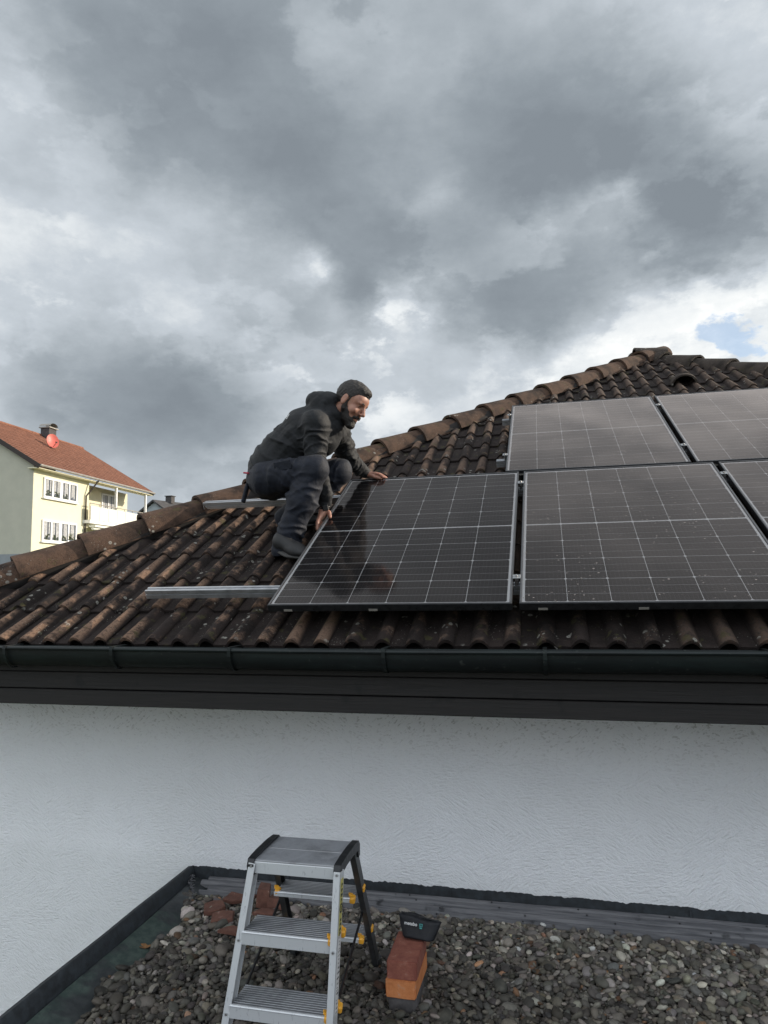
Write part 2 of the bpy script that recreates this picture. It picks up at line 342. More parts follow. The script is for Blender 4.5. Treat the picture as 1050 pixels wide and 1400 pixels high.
def f_cell(t, s):
    p = t.obj; sp = t.n('ShaderNodeSeparateXYZ'); t.put(sp.inputs[0], p)
    fx = t.math('FRACT', t.math('MULTIPLY', sp.outputs[0], 1 / .0183)); line = t.step(t.math('ABSOLUTE', t.math('SUBTRACT', fx, .5)), .46, .50)
    n = t.noise(t.pos, 3, 3, .5)
    c = t.mix(n, (.0050, .0048, .0062), (.0085, .0070, .0078)); c = t.mix(t.math('MULTIPLY', line, .45), c, (.20, .20, .21))
    s(col=c, rough=.45, spec=.3)
M['cell'] = mat('silicon_cell', f_cell)
M['backsheet'] = m_simple('white_backsheet', (.62, .62, .62), .5, var=.04)
def mk_glass(name, dust, drops, rough):
    m = bpy.data.materials.new(name); m.use_nodes = True; t = NT(m.node_tree); pos = t.n('ShaderNodeNewGeometry').outputs['Position']
    big = t.noise(pos, 1.6, 4, .55, .4); fine = t.noise(pos, 30, 5, .65)
    vo = t.n('ShaderNodeTexVoronoi'); t.put(vo.inputs['Vector'], pos); vo.inputs['Scale'].default_value = 52
    vc = t.n('ShaderNodeSeparateXYZ'); t.put(vc.inputs[0], vo.outputs['Color'])
    thr = t.math('MULTIPLY', vc.outputs[0], .27)
    dr = t.math('MULTIPLY', t.step(t.math('SUBTRACT', vo.outputs['Distance'], thr), .02, -.02), t.step(vc.outputs[1], .45, .50))
    dr = t.math('MULTIPLY', dr, t.step(t.noise(pos, 5, 3, .5), .35, .6))
    nrm = t.bump(t.math('ADD', t.math('MULTIPLY', dr, .5), t.math('MULTIPLY', fine, .04)), .35 if drops else .05, .003)
    fr = t.n('ShaderNodeFresnel'); fr.inputs[0].default_value = 1.46
    tr = t.n('ShaderNodeBsdfTransparent'); gl = t.n('ShaderNodeBsdfGlossy'); gl.inputs['Roughness'].default_value = rough; gl.inputs['Color'].default_value = (1.0, .89, .83, 1)
    t.put(gl.inputs['Normal'], nrm)
    m1 = t.n('ShaderNodeMixShader'); t.put(m1.inputs[0], fr.outputs[0]); t.put(m1.inputs[1], tr.outputs[0]); t.put(m1.inputs[2], gl.outputs[0])
    df = t.n('ShaderNodeBsdfDiffuse'); df.inputs[0].default_value = (.40, .355, .33, 1)
    dfac = t.math('MULTIPLY_ADD', t.step(big, .3, .75), dust * .8, dust * .5)
    lw = t.vmath('DOT_PRODUCT', t.n('ShaderNodeNewGeometry').outputs['Normal'], t.n('ShaderNodeNewGeometry').outputs['Incoming'])
    dfac = t.math('DIVIDE', dfac, t.math('MAXIMUM', t.math('POWER', lw, 3.3), .010)) if drops else dfac      # thin dust film, denser along a slanting path
    if drops: dfac = t.math('MAXIMUM', dfac, t.math('MULTIPLY', dr, .55))
    m2 = t.n('ShaderNodeMixShader'); t.put(m2.inputs[0], dfac); t.put(m2.inputs[1], m1.outputs[0]); t.put(m2.inputs[2], df.outputs[0])
    o = t.n('ShaderNodeOutputMaterial'); t.put(o.inputs[0], m2.outputs[0]); return m
M['glass_clean'] = mk_glass('panel_glass_clean', .005, False, .085)
M['glass_wet'] = mk_glass('panel_glass_wet', .0048, True, .10)

def f_felt(t, s):
    g = t.noise(t.pos, 3.2, 5, .6, .3); n = t.noise(t.pos, 25, 6, .65); sp = t.n('ShaderNodeSeparateXYZ'); t.put(sp.inputs[0], t.pos)
    wet = t.step(t.math('ADD', g, t.math('MULTIPLY', sp.outputs[1], -.10)), .17, .27)
    c = t.mix(t.step(n, .3, .7), (.020, .024, .027), (.042, .048, .050)); c = t.mix(wet, c, t.mix(t.step(n, .35, .65), (.032, .052, .046), (.060, .085, .073)))
    s(col=c, rough=t.step(g, .3, .6, .30, .75), normal=t.bump(n, .35, .004))
M['felt'] = mat('bitumen_felt', f_felt)
M['bitumen'] = m_simple('painted_bitumen', (.022, .027, .032), .7, var=.45, scale=26, bump=.5, bdist=.006)
def f_peb(t, s):
    a = t.n('ShaderNodeAttribute', attribute_name='tint').outputs['Color']; n = t.noise(t.pos, 90, 5, .65); b = t.noise(t.pos, 22, 3, .5)
    c = t.mix(t.step(n, .3, .7, 0, .5), a, t.mix(.5, a, (.02, .02, .02))); c = t.mix(t.step(b, .5, .75, 0, .35), c, (.16, .15, .12))
    s(col=c, rough=.72, spec=.35, normal=t.bump(n, .4, .003))
M['pebble'] = mat('river_pebble', f_peb)
M['soil'] = m_simple('gravel_bed_soil', (.022, .020, .018), .95, var=.4, scale=40, bump=.8, bdist=.01)
def f_brick(t, s, c0, c1):
    n = t.noise(t.pos, 24, 6, .65); g = t.noise(t.pos, 150, 3, .6)
    c = t.mix(t.step(n, .3, .7), c0, c1); c = t.mix(t.math('MULTIPLY', t.step(n, .60, .72), .6), c, (.36, .27, .22))
    s(col=c, rough=.9, normal=t.bump(t.math('ADD', n, t.math('MULTIPLY', g, .6)), .8, .005))
M['brick_red'] = mat('red_brick', lambda t, s: f_brick(t, s, (.20, .060, .042), (.29, .105, .070)))
M['brick_orange'] = mat('orange_brick', lambda t, s: f_brick(t, s, (.46, .155, .050), (.58, .22, .080)))
M['shard'] = mat('broken_clay', lambda t, s: f_brick(t, s, (.10, .044, .031), (.17, .075, .052)))
M['stone_dark'] = m_simple('dark_block', (.060, .055, .055), .85, var=.35, scale=40, bump=.5, bdist=.004)
def f_cloth(t, s, c, sc=1.0, sheen=.0):
    n = t.noise(t.pos, 22 * sc, 6, .6, .8); wv = t.noise(t.pos, 420, 2, .5)
    col = t.mix(t.step(n, .3, .7), tuple(x * .75 for x in c), tuple(x * 1.25 for x in c))
    s(col=col, rough=.68, spec=.30, sheen=.05, normal=t.bump(t.math('ADD', n, t.math('MULTIPLY', wv, .15)), .6, .010))
M['jacket'] = mat('dark_navy_softshell', lambda t, s: f_cloth(t, s, (.0105, .0115, .0135)))
M['trousers'] = mat('dark_work_trousers', lambda t, s: f_cloth(t, s, (.008, .0105, .0185), .8))
M['shoe'] = m_simple('black_work_shoe', (.012, .012, .013), .6, var=.3, scale=50)
M['sole'] = m_simple('dark_rubber_sole', (.045, .044, .042), .7, var=.3, scale=50)
def f_skin(t, s):
    n = t.noise(t.pos, 30, 5, .6); f = t.noise(t.pos, 220, 3, .6)
    c = t.mix(t.step(n, .3, .7), (.29, .135, .092), (.42, .215, .150)); s(col=c, rough=.5, sss=.08, normal=t.bump(f, .25, .001))
M['skin'] = mat('skin', f_skin)
def f_hair(t, s):
    n = t.noise(t.scalev(t.pos, (60, 60, 200)), 2, 5, .6); s(col=t.mix(t.step(n, .35, .65), (.006, .005, .005), (.028, .022, .018)), rough=.5, normal=t.bump(n, 1.0, .006))
M['hair'] = mat('dark_hair', f_hair)
M['eye'] = m_simple('eye', (.10, .07, .06), .25, var=.2)
M['white_print'] = m_simple('white_print', (.7, .7, .7), .6, var=.05)
M['teal_print'] = m_simple('teal_print', (.05, .26, .25), .6, var=.05)
M['red_trim'] = m_simple('red_trim', (.35, .02, .05), .6, var=.1)
def f_farroof(t, s):
    p = t.obj; sp = t.n('ShaderNodeSeparateXYZ'); t.put(sp.inputs[0], p)
    n = t.noise(p, 2.2, 6, .7); c = t.mix(t.step(n, .3, .7), (.155, .062, .036), (.26, .112, .068))
    u = t.math('FRACT', t.math('MULTIPLY', sp.outputs[0], 1 / .30)); v = t.math('FRACT', t.math('MULTIPLY', sp.outputs[1], 1 / .34))
    h = t.math('ADD', t.step(t.math('ABSOLUTE', t.math('SUBTRACT', u, .5)), .5, .2), t.math('MULTIPLY', v, -.8))
    c = t.mix(t.math('MULTIPLY', t.step(v, .86, .99), .5), c, (.07, .025, .015)); c = t.mix(t.math('MULTIPLY', t.step(t.noise(p, 9, 3, .6), .58, .7), .35), c, (.10, .05, .035))
    s(col=c, rough=.85, normal=t.bump(h, .7, .05))
M['farroof'] = mat('red_clay_roof', f_farroof)
M['farroofgrey'] = m_simple('dark_grey_roof', (.060, .058, .060), .8, var=.3, scale=3)
M['yellowwall'] = m_simple('pale_yellow_render', (.72, .68, .50), .9, var=.04, scale=3, bump=.1)
M['shadewall'] = m_simple('shaded_yellow_render', (.47, .46, .375), .9, var=.05, scale=1.5, bump=.1)  # yellow render with the gable's shade put into its colour
M['plinth'] = m_simple('grey_plinth', (.26, .28, .29), .9, var=.08, scale=3)
M['white'] = m_simple('white_frame', (.78, .78, .78), .5, var=.03)
M['whitepanel'] = m_simple('white_balcony_panel', (.72, .72, .66), .5, var=.03)
M['pane'] = m_simple('window_pane', (.10, .11, .13), .12, var=.3, scale=3, bump=0.0)
M['curtain'] = m_simple('net_curtain', (.50, .50, .50), .8, var=.25, scale=8)
M['potplant'] = m_simple('pot_plant', (.030, .045, .020), .8, var=.5, scale=12)
M['darkwood'] = m_simple('dark_verge', (.035, .026, .022), .7, var=.2, scale=5)
M['zinc'] = m_simple('zinc', (.30, .28, .25), .5, .4, .15, 5)
M['dish'] = m_simple('red_satellite_dish', (.55, .115, .085), .5, var=.06, scale=4)
M['chimney'] = m_simple('slate_clad_chimney', (.060, .055, .055), .8, var=.4, scale=8)
M['greyrender'] = m_simple('pale_grey_render', (.36, .40, .42), .9, var=.05, scale=2)
M['underlay'] = m_simple('dark_roof_underlay', (.018, .015, .014), .95, var=.3, scale=8)
def f_ground(t, s):
    n = t.noise(t.pos, .12, 6, .6); m = t.noise(t.pos, 3, 5, .7)
    s(col=t.mix(t.step(n, .35, .65), t.mix(m, (.045, .065, .025), (.08, .10, .04)), t.mix(m, (.10, .085, .055), (.06, .07, .035))), rough=.95, normal=t.bump(m, .6, .05))
M['grass'] = mat('meadow_ground', f_ground)
M['leaf'] = m_simple('dry_leaf', (.24, .12, .045), .8, var=.3, scale=60)
M['weed'] = m_simple('weed', (.16, .17, .05), .8, var=.3, scale=60)
M['deck'] = m_simple('annex_white_wall', (.72, .73, .73), .9, var=.05, scale=3)

# ------------------------------------------------------------------ terrain
def terrain():
    n = 90; xs = np.concatenate([np.linspace(-900, -90, 15), np.linspace(-80, 80, 60), np.linspace(90, 900, 15)]); ys = xs + 20
    X, Y = np.meshgrid(xs, ys, indexing='ij')
    d = np.sqrt(X ** 2 + Y ** 2)
    hill = np.clip((-X - 12) / 18, 0, 1) * np.clip((Y - 10) / 18, 0, 1)
    Z = -4.45 + hill * hill * (3 - 2 * hill) * 5.6 + .15 * np.sin(X * .21) * np.cos(Y * .17) * np.clip((d - 14) / 20, 0, 1)
    V = np.stack([X, Y, Z], -1).reshape(-1, 3); m = len(ys); i, j = np.meshgrid(np.arange(len(xs) - 1), np.arange(m - 1), indexing='ij')
    a = (i * m + j).ravel(); Q = np.stack([a, a + m, a + m + 1, a + 1], 1)
    o = link('ground', npmesh('ground', V, Q, M['grass'])); tag(o, 'grassy ground round the houses, rising to the left', kind='structure')
terrain()

# ------------------------------------------------------------------ the bungalow
TH = 0.5023; CT, ST = math.cos(TH), math.sin(TH)
X0, Y0, Z0 = -1.2865, 3.0801, -0.0964          # lower left corner of the first panel's top face
def rp(x, s, h):                               # point on the roof: x along the eave, s up the slope, h above the panel top plane
    return Vector((x, Y0 + s * CT - h * ST, Z0 + s * ST + h * CT))
PAN = -0.175                                   # pan of the tiles below the panel plane
HIPL = 6.85; HIPR = 9.30                       # plan: left hip Y - X = HIPL, right hip Y + X = HIPR
APX = (HIPR - HIPL) / 2; APY = (HIPR + HIPL) / 2
def roofz(y, h=PAN): return Z0 + (y - Y0) * math.tan(TH) + h / CT
EAVE_Y = rp(0, -.095, PAN).y
house = thing('bungalow', (APX, APY + 5, -4.45), 'white stuccoed bungalow with a hipped roof of dark weathered tiles and a dark eaves board', 'house')

WY = 3.81; WX0, WX1 = -3.45, 6.0
mb = MB(); mb.box(((WX0 + WX1) / 2, (WY + 12.3) / 2, -2.43), (WX1 - WX0, 12.3 - WY, 4.04)); mb.build('wall', M['stucco'], house)
# soffit and fascia boards
mb = MB(); mb.box(((-3.86 + 6.3) / 2, 3.46, -.565), (10.14, .72, .02)); mb.build('soffit', M['fascia'], house)
for k, (z1, z0, y) in enumerate([(-.300, -.4165, 3.072), (-.4205, -.502, 3.084), (-.5065, -.581, 3.078)]):
    mb = MB(); mb.box(((-3.86 + 6.3) / 2, y + .0125, (z1 + z0) / 2), (10.16, .025, z1 - z0), bevel=.003); mb.build('fascia_board', M['fascia'], house)
# left side eaves
mb = MB(); mb.box((-3.85, 8.0, -.44), (.03, 9.8, .28)); mb.build('side_fascia', M['fascia'], house)
# underlay for the four slopes
e = EAVE_Y + .03; zc = roofz(APY, PAN - .03); ze = roofz(e, PAN - .03); hw = APY - e
A = (APX, APY, zc); c1 = (APX - hw, e, ze); c2 = (APX + hw, e, ze); c3 = (APX + hw, APY + hw, ze); c4 = (APX - hw, APY + hw, ze)
mb = MB(); mb.add([A, c1, c2, c3, c4], [(0, 1, 2), (0, 2, 3), (0, 3, 4), (0, 4, 1), (1, 4, 3, 2)]); mb.build('roof_boarding', M['underlay'], house)
# the three slopes the photo does not show, with real corrugation
def corrug(dirx, diru, name):
    bm = bmesh.new(); cx = Vector((APX, APY, zc)); courses = 16; L = hw
    V = []; F = []
    for j in range(courses):
        t0 = j / courses; t1 = (j + 1) / courses; half0 = hw * (1 - t0); half1 = hw * (1 - t1)
        nseg = max(2, int(half0 * 2 / .0717))
        for side in (0, 1):
            t = t0 if side == 0 else t1
            for i in range(nseg + 1):
                a = -half0 + 2 * half0 * i / nseg; lim = half0 if side == 0 else half1; a2 = max(-lim, min(lim, a))
                z = ze + (zc - ze) * t + .03 + (.035 if i % 2 else 0) + (.02 if side == 0 else 0)
                p = Vector((APX, APY, 0)) + dirx * a2 - diru * (hw * (1 - t)); V.append((p.x, p.y, z))
        b = len(V) - 2 * (nseg + 1)
        F += [(b + i, b + i + 1, b + nseg + 2 + i, b + nseg + 1 + i) for i in range(nseg)]
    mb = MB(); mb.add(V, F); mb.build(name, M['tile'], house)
corrug(Vector((0, -1, 0)), Vector((1, 0, 0)), 'left_slope'); corrug(Vector((0, 1, 0)), Vector((-1, 0, 0)), 'right_slope'); corrug(Vector((-1, 0, 0)), Vector((0, -1, 0)), 'rear_slope')

# tiles ------------------------------------------------------------
TW, TG, TL = .287, .314, .362
def tile_h(x):
    z = 0.0
    for cx, wd, hh in ((.1115, .041, .036), (.255, .041, .036)):
        d = abs(x - cx)
        if d < wd: z = max(z, hh * math.cos(d / wd * math.pi / 2) ** .75)
    return z
def tile_mesh(seed):
    r = random.Random(seed)
    xs = [0, .010, .03, .05, .068, .074, .082, .092, .102, .1115, .121, .131, .141, .149, .155, .175, .195, .212, .218, .226, .236, .246, .255, .264, .273, .281, .2885]
    us = [0, .012, .10, .20, .30, TL]
    V = []; F = []; nx = len(xs); ph = r.uniform(0, 9)
    for iu, u in enumerate(us):
        for x in xs:
            z = tile_h(x) + .022 * (1 - u / TL) + (.0015 if x > .2 else 0)
            if iu == 0: z -= .004
            z += .0018 * mnoise.noise(Vector((x * 22 + ph, u * 16, seed)))
            uu = u + (.0035 * mnoise.noise(Vector((x * 30, ph, 1))) if iu == 0 else 0)
            V.append((x, uu, z))
    for iu in range(len(us) - 1):
        for i in range(nx - 1):
            a = iu * nx + i; F.append((a, a + 1, a + nx + 1, a + nx))
    b = len(V)                                                      # nose face and underside lip
    for x in xs: z = tile_h(x) + .022; V.append((x, .001, z - .021))
    for x in xs: z = tile_h(x) + .012; V.append((x, .06, z - .018))
    for i in range(nx - 1):
        F.append((i, b + i, b + i + 1, i + 1)); F.append((b + i, b + nx + i, b + nx + i + 1, b + i + 1))
    b2 = len(V)                                                     # dropped right edge over the neighbour
    for iu, u in enumerate(us): V.append((xs[-1] + .001, u, V[iu * nx + nx - 1][2] - .012))
    for iu in range(len(us) - 1): F.append((iu * nx + nx - 1, b2 + iu, b2 + iu + 1, (iu + 1) * nx + nx - 1))
    return V, F
TV = [tile_mesh(k) for k in range(5)]
TM = []
for k, (V, F) in enumerate(TV):
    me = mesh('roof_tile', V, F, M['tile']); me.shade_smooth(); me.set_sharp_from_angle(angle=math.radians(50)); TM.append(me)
org = ORG[house.name]
tiles = []; mass = MB()
XT0 = -.124
for j in range(-0, 19):
    s = -.095 + TG * j
    for i in range(-16, 20):
        x = XT0 + i * TW
        cs = [rp(x, s, PAN), rp(x + TW, s, PAN), rp(x, s + TL, PAN), rp(x + TW, s + TL, PAN)]
        inl = [c.y - c.x < HIPL for c in cs]; inr = [c.y + c.x < HIPR for c in cs]
        if not any(a and b for a, b in zip(inl, inr)): continue
        full = all(inl) and all(inr)
        under = (x > X0 + .10 and x + TW < 2.1 and s > .12 and s + TG < 1.60) or (x > -.24 + .10 and x + TW < 2.0 and s > 1.75 and s + TG < 3.25) or (x > -.2 and x < 1.9 and 1.3 < s < 1.9)
        tiles.append((j, i, x, s, full, under or x > 2.35))
vis = [t for t in tiles if not t[5]]
vis.sort(key=lambda t: t[3] * .6 + abs(t[2]) * .1)
keep = set((t[0], t[1]) for t in vis[:300])
for (j, i, x, s, full, und) in tiles:
    k = rng.integers(0, 5); p = rp(x, s, PAN) + Vector((rng.normal(0, .0012), 0, 0))
    p += Vector((0, CT, ST)) * float(rng.normal(0, .004)) ; tilt = float(rng.normal(0, .006)); roll = float(rng.normal(0, .004))
    R = Euler((TH + tilt, roll, 0)).to_matrix()
    single = (j, i) in keep
    if single and full:
        o = link('roof_tile', TM[k], house, p - org, Euler((TH + tilt, roll, 0)))
        continue
    V = [R @ Vector(v) + p for v in TV[k][0]]; F = TV[k][1]
    bm = bmesh.new(); bv = [bm.verts.new(v) for v in V]
    for f in F: bm.faces.new([bv[q] for q in f])
    if not full:
        for no, lim in ((Vector((-1, 1, 0)), HIPL + .02), (Vector((1, 1, 0)), HIPR + .02)):
            nn = no.normalized(); bmesh.ops.bisect_plane(bm, geom=bm.verts[:] + bm.edges[:] + bm.faces[:], plane_co=nn * (lim / math.sqrt(2)), plane_no=nn, clear_outer=True)
    if len(bm.faces) == 0: bm.free(); continue
    bm.verts.index_update(); VV = [v.co.copy() for v in bm.verts]; FF = [[v.index for v in f.verts] for f in bm.faces]; bm.free()
    if single:
        # keep the tile's own axes so that its material reads like the others
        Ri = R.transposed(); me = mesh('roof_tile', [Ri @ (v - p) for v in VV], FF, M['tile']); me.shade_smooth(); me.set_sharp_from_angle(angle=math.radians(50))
        link('roof_tile', me, house, p - org, Euler((TH + tilt, roll, 0)))
    else: mass.add(VV, FF)
# tiles beneath the panels and past the 300: one part, in roof axes
Rr = Euler((TH, 0, 0)).to_matrix(); pr = rp(0, 0, PAN)
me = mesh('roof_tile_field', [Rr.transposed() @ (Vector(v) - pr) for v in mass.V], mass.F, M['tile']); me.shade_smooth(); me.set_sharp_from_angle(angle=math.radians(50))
o = link('roof_tile_field', me, house, pr - org, Euler((TH, 0, 0))); o['kind'] = 'stuff'
print('tiles', len(vis), 'mass faces', len(mass.F))

# ridge caps ---------------------------------------------------------
def cap_mesh(seed, L=.455):
    V = []; F = []; na = 12; us = [0, .012, .11, .22, .34, L]; r = random.Random(seed); ph = r.uniform(0, 50)
    for layer in (0, 1):
        for u in us:
            rad = .128 - .022 * u / L - layer * .016 + (.004 if u < .02 and layer == 0 else 0)
            for a in range(na + 1):
                an = math.radians(-95 + 190 * a / na); rr = rad * (1 + .012 * mnoise.noise(Vector((a * .6 + ph, u * 9, layer))))
                V.append((math.sin(an) * rr * 1.08, u, math.cos(an) * rr * 1.05 - .068))
    n = na + 1; m = len(us)
    for l in (0, 1):
        for i in range(m - 1):
            for a in range(na):
                q = l * n * m + i * n + a; F.append((q, q + 1, q + n + 1, q + n) if l == 0 else (q, q + n, q + n + 1, q + 1))
    for a in range(na):
        F.append((a, n * m + a, n * m + a + 1, a + 1)); q = n * (m - 1) + a; F.append((q, q + 1, n * m + q + 1, n * m + q))
    for i in range(m - 1):
        q = i * n; F.append((q, q + n, n * m + q + n, n * m + q)); q = i * n + na; F.append((q, n * m + q, n * m + q + n, q + n))
    return V, F
CM = {}
for kk, mt in (('l', M['cap']), ('r', M['capd'])):
    for k in range(3):
        me = mesh('ridge_tile', *cap_mesh(k + (5 if kk == 'r' else 0)), mt); me.shade_smooth(); me.set_sharp_from_angle(angle=math.radians(50)); CM[kk, k] = me
hd = Vector((1, 1, math.tan(TH))).normalized()
def cap_at(P, d, key):
    y = d; x = y.cross(Vector((0, 0, 1))).normalized(); z = x.cross(y); q = float(rng.normal(0, .025))
    R = Matrix((x, y, z)).transposed() @ Euler((math.radians(1.6) * -1 + float(rng.normal(0, .008)), q, float(rng.normal(0, .01)))).to_matrix()
    o = link('ridge_tile', CM[key, int(rng.integers(0, 3))], house, P - org, R.to_euler()); return o
m0 = -15
for m in range(m0, 5):
    X = .266 * m; Pm = Vector((X, X + HIPL, roofz(X + HIPL, -.12) + (.045 if X < -2 else .012)))
    if X < -3.95 or X > APX - .12: continue
    cap_at(Pm, hd, 'l')
hr = Vector((-1, 1, math.tan(TH))).normalized()
for m in range(1, 20):
    X = APX - .02 + .266 * m - .10; Y = HIPR - X
    if Y < 3.0: break
    cap_at(Vector((X, Y, roofz(Y, -.12) - .022)), hr, 'r')
mb = MB()
V, F = cap_mesh(9, .34)
yv = Vector((1, .1, .04)).normalized(); xv = yv.cross(Vector((0, 0, 1))).normalized(); zv = xv.cross(yv); R = Matrix((xv, yv, zv)).transposed()
mb.add([R @ Vector(v) + Vector((APX - .18, APY - .03, roofz(APY, -.12) + .006)) for v in V], F); mb.build('apex_tile', M['capd'], house, angle=math.radians(50))
# mortar bedding below the left caps
mb = MB()
pts = []
for k in range(60):
    X = -3.9 + (APX + 3.9) * k / 59; pts.append(Vector((X + .035 + .010 * mnoise.noise(Vector((k * .9, 0, 0))), X + HIPL - .05, roofz(X + HIPL - .05, -.150) + (.02 if X < -2 else 0))))
mb.tube(pts, [.062 + .010 * mnoise.noise(Vector((k * 1.3, 3, 0))) for k in range(60)], 7); mb.build('mortar_bed', M['underlay'], house, smooth=True)
# vent hood tile near the top
mb = MB(); vx, vs = 1.325, 4.22
for l, rad in enumerate((.115, .095)):
    pass
V = []; F = []; na = 14
for (rad, u, hh) in ((.118, 0, .0), (.118, .04, .004), (.10, .16, -.01), (.07, .28, -.045), (.02, .36, -.08), (.100, 0, 0.0), (.095, .06, 0)):
    for a in range(na + 1):
        an = math.radians(-90 + 180 * a / na); V.append(rp(vx + math.sin(an) * rad, vs + u, PAN + .03 + math.cos(an) * rad * .85 + hh))
n = na + 1
for i in range(4):
    for a in range(na): q = i * n + a; F.append((q, q + 1, q + n + 1, q + n))
for a in range(na): F.append((a, a + 1, 5 * n + a + 1, 5 * n + a)); F.append((5 * n + a, 5 * n + a + 1, 6 * n + a + 1, 6 * n + a))
mb.add(V, F); mb.build('vent_tile', M['capd'], house, angle=math.radians(60))

# gutter ---------------------------------------------------------------
def gutter():
    prof = []
    yc, zt, r = 3.005, -.293, .062                                   # half-round trough with a rolled front bead
    for a in range(0, 13):
        an = math.pi * a / 12; prof.append((yc - math.cos(an) * r * .92, zt - math.sin(an) * r * 1.45))
    V = []; F = []; xs = np.linspace(-3.92, 6.3, 60)
    for x in xs:
        sag = .003 * math.sin(x * 1.7)
        for (y, z) in prof: V.append((x, y, z + sag))
        for (y, z) in prof: V.append((x, y + .003 * (1 if y < yc else -1), z + .003 + sag))
    n = len(prof)
    for i in range(len(xs) - 1):
        for k in range(n - 1):
            q = i * 2 * n + k; F.append((q, q + 1, q + 1 + 2 * n, q + 2 * n)); q += n; F.append((q, q + 2 * n, q + 2 * n + 1, q + 1))
    mb = MB(); mb.add(V, F); mb.tube([(x, yc - r * .92 - .004, zt + .003 * math.sin(x * 1.7)) for x in xs], .0095, 8)
    g = mb.build('gutter', M['gutter'], house, angle=math.radians(40))
    for gx in (-2.60, -2.01, -1.41, -.695, -.02, .82, 1.5, 2.2):
        b = MB(); pts = [(gx, yc - r * .92 - .006 + .002 - math.cos(0) * 0, zt + .012)]
        pts = [(gx, yc + .05, zt + .012), (gx, yc - r * .92 - .014, zt + .0125)]
        for a in range(0, 8):
            an = math.pi * a / 12; pts.append((gx, yc - math.cos(an) * (r * .92 + .0155), zt - math.sin(an) * (r * 1.45 + .006) - .002))
        for k in range(len(pts) - 1): b.bar(pts[k], pts[k + 1], .017, .003, up=(0, .3, 1) if k == 0 else (0, 1, .01))
        b.build('gutter_bracket', M['gutter'], g)
gutter()

# ------------------------------------------------------------------ solar panels and rails
PW, PL, PG = 1.134, 1.6674, .0309
CELLW, CELLL = (PW - .044) / 6, (PL - .056) / 8
def cell_mesh():
    V = []; F = []; g = .0016; w2 = CELLW / 2 - g * .8; c = .0065; L = CELLL
    for k in range(3):
        a = -L / 2 + L * k / 3 + g * (.6 if k else 1); b = -L / 2 + L * (k + 1) / 3 - g * (.6 if k < 2 else 1)
        poly = [(-w2, a + (c if k == 0 else 0)), (-w2 + (c if k == 0 else 0), a), (w2 - (c if k == 0 else 0), a), (w2, a + (c if k == 0 else 0)), (w2, b - (c if k == 2 else 0)), (w2 - (c if k == 2 else 0), b), (-w2 + (c if k == 2 else 0), b), (-w2, b - (c if k == 2 else 0))]
        o = len(V); V += [(x, y, .0004) for x, y in poly]; F.append(tuple(range(o, o + 8)))
    me = mesh('cell', V, F, M['cell']); return me
CELL = cell_mesh()
RX = Euler((TH, 0, 0))
def panel(x, s, label, wet):
    base = rp(x, s, 0); t = thing('solar_panel', base, label, 'solar panel', 'solar panels clamped to the roof')
    R = RX.to_matrix(); fd = .035
    def W(a, b, c): return base + R @ Vector((a, b, c))
    mb = MB(); lip = .011
    for (a0, a1, b0, b1) in ((0, PW, 0, lip), (0, PW, PL - lip, PL), (0, lip, lip, PL - lip), (PW - lip, PW, lip, PL - lip)):
        mb.box(W((a0 + a1) / 2, (b0 + b1) / 2, -fd / 2), (a1 - a0, b1 - b0, fd), R, .0012)
    mb.build('frame', M['frame'], t)
    mb = MB(); q = .0008                                              # bright bevelled lip on top of the frame
    for (a0, a1, b0, b1) in ((.002, PW - .002, .005, lip - .001), (.002, PW - .002, PL - lip + .001, PL - .003), (.003, lip - .001, lip, PL - lip), (PW - lip + .001, PW - .003, lip, PL - lip)):
        mb.box(W((a0 + a1) / 2, (b0 + b1) / 2, .0), (a1 - a0, b1 - b0, q * 2), R)
    mb.build('frame_lip', M['framelip'], t)
    mb = MB(); mb.box(W(PW / 2, PL / 2, -.0075), (PW - 2 * lip, PL - 2 * lip, .003), R); mb.build('backsheet', M['backsheet'], t)
    for r in range(8):
        for c in range(6):
            yy = lip + .008 + (r + .5) * CELLL + (.009 if r >= 4 else 0) + .0035; xx = .022 + (c + .5) * CELLW
            link('cell', CELL, t, R @ Vector((xx, yy, -.0058)), RX)
    mb = MB(); z = -.0028; mb.add([W(lip, lip, z), W(PW - lip, lip, z), W(PW - lip, PL - lip, z), W(lip, PL - lip, z)], [(0, 1, 2, 3)]); mb.build('glass', M['glass_wet' if wet else 'glass_clean'], t)
    for xx in (.10, PW * .45):
        mb = MB(); mb.box(W(xx, -.0015, -.028), (.040, .002, .010), R); mb.build('drain_plug', M['zinc'], t)
    return t
panel(X0, 0, 'solar panel with the dark clear glass that the crouching worker is holding', False)
panel(X0 + PW + PG, 0, 'raindrop-speckled solar panel in the middle of the lower row, right of the held one', True)
panel(X0 + 2 * (PW + PG), 0, 'solar panel cut by the right edge of the photo in the lower row', True)
S3 = PL + .0198
panel(X0 + 1.0465, S3, 'solar panel at the left end of the upper row, below the sunlit hip', True)
panel(X0 + 1.0465 + PW + PG, S3, 'upper row solar panel under the roof peak and vent tile', True)

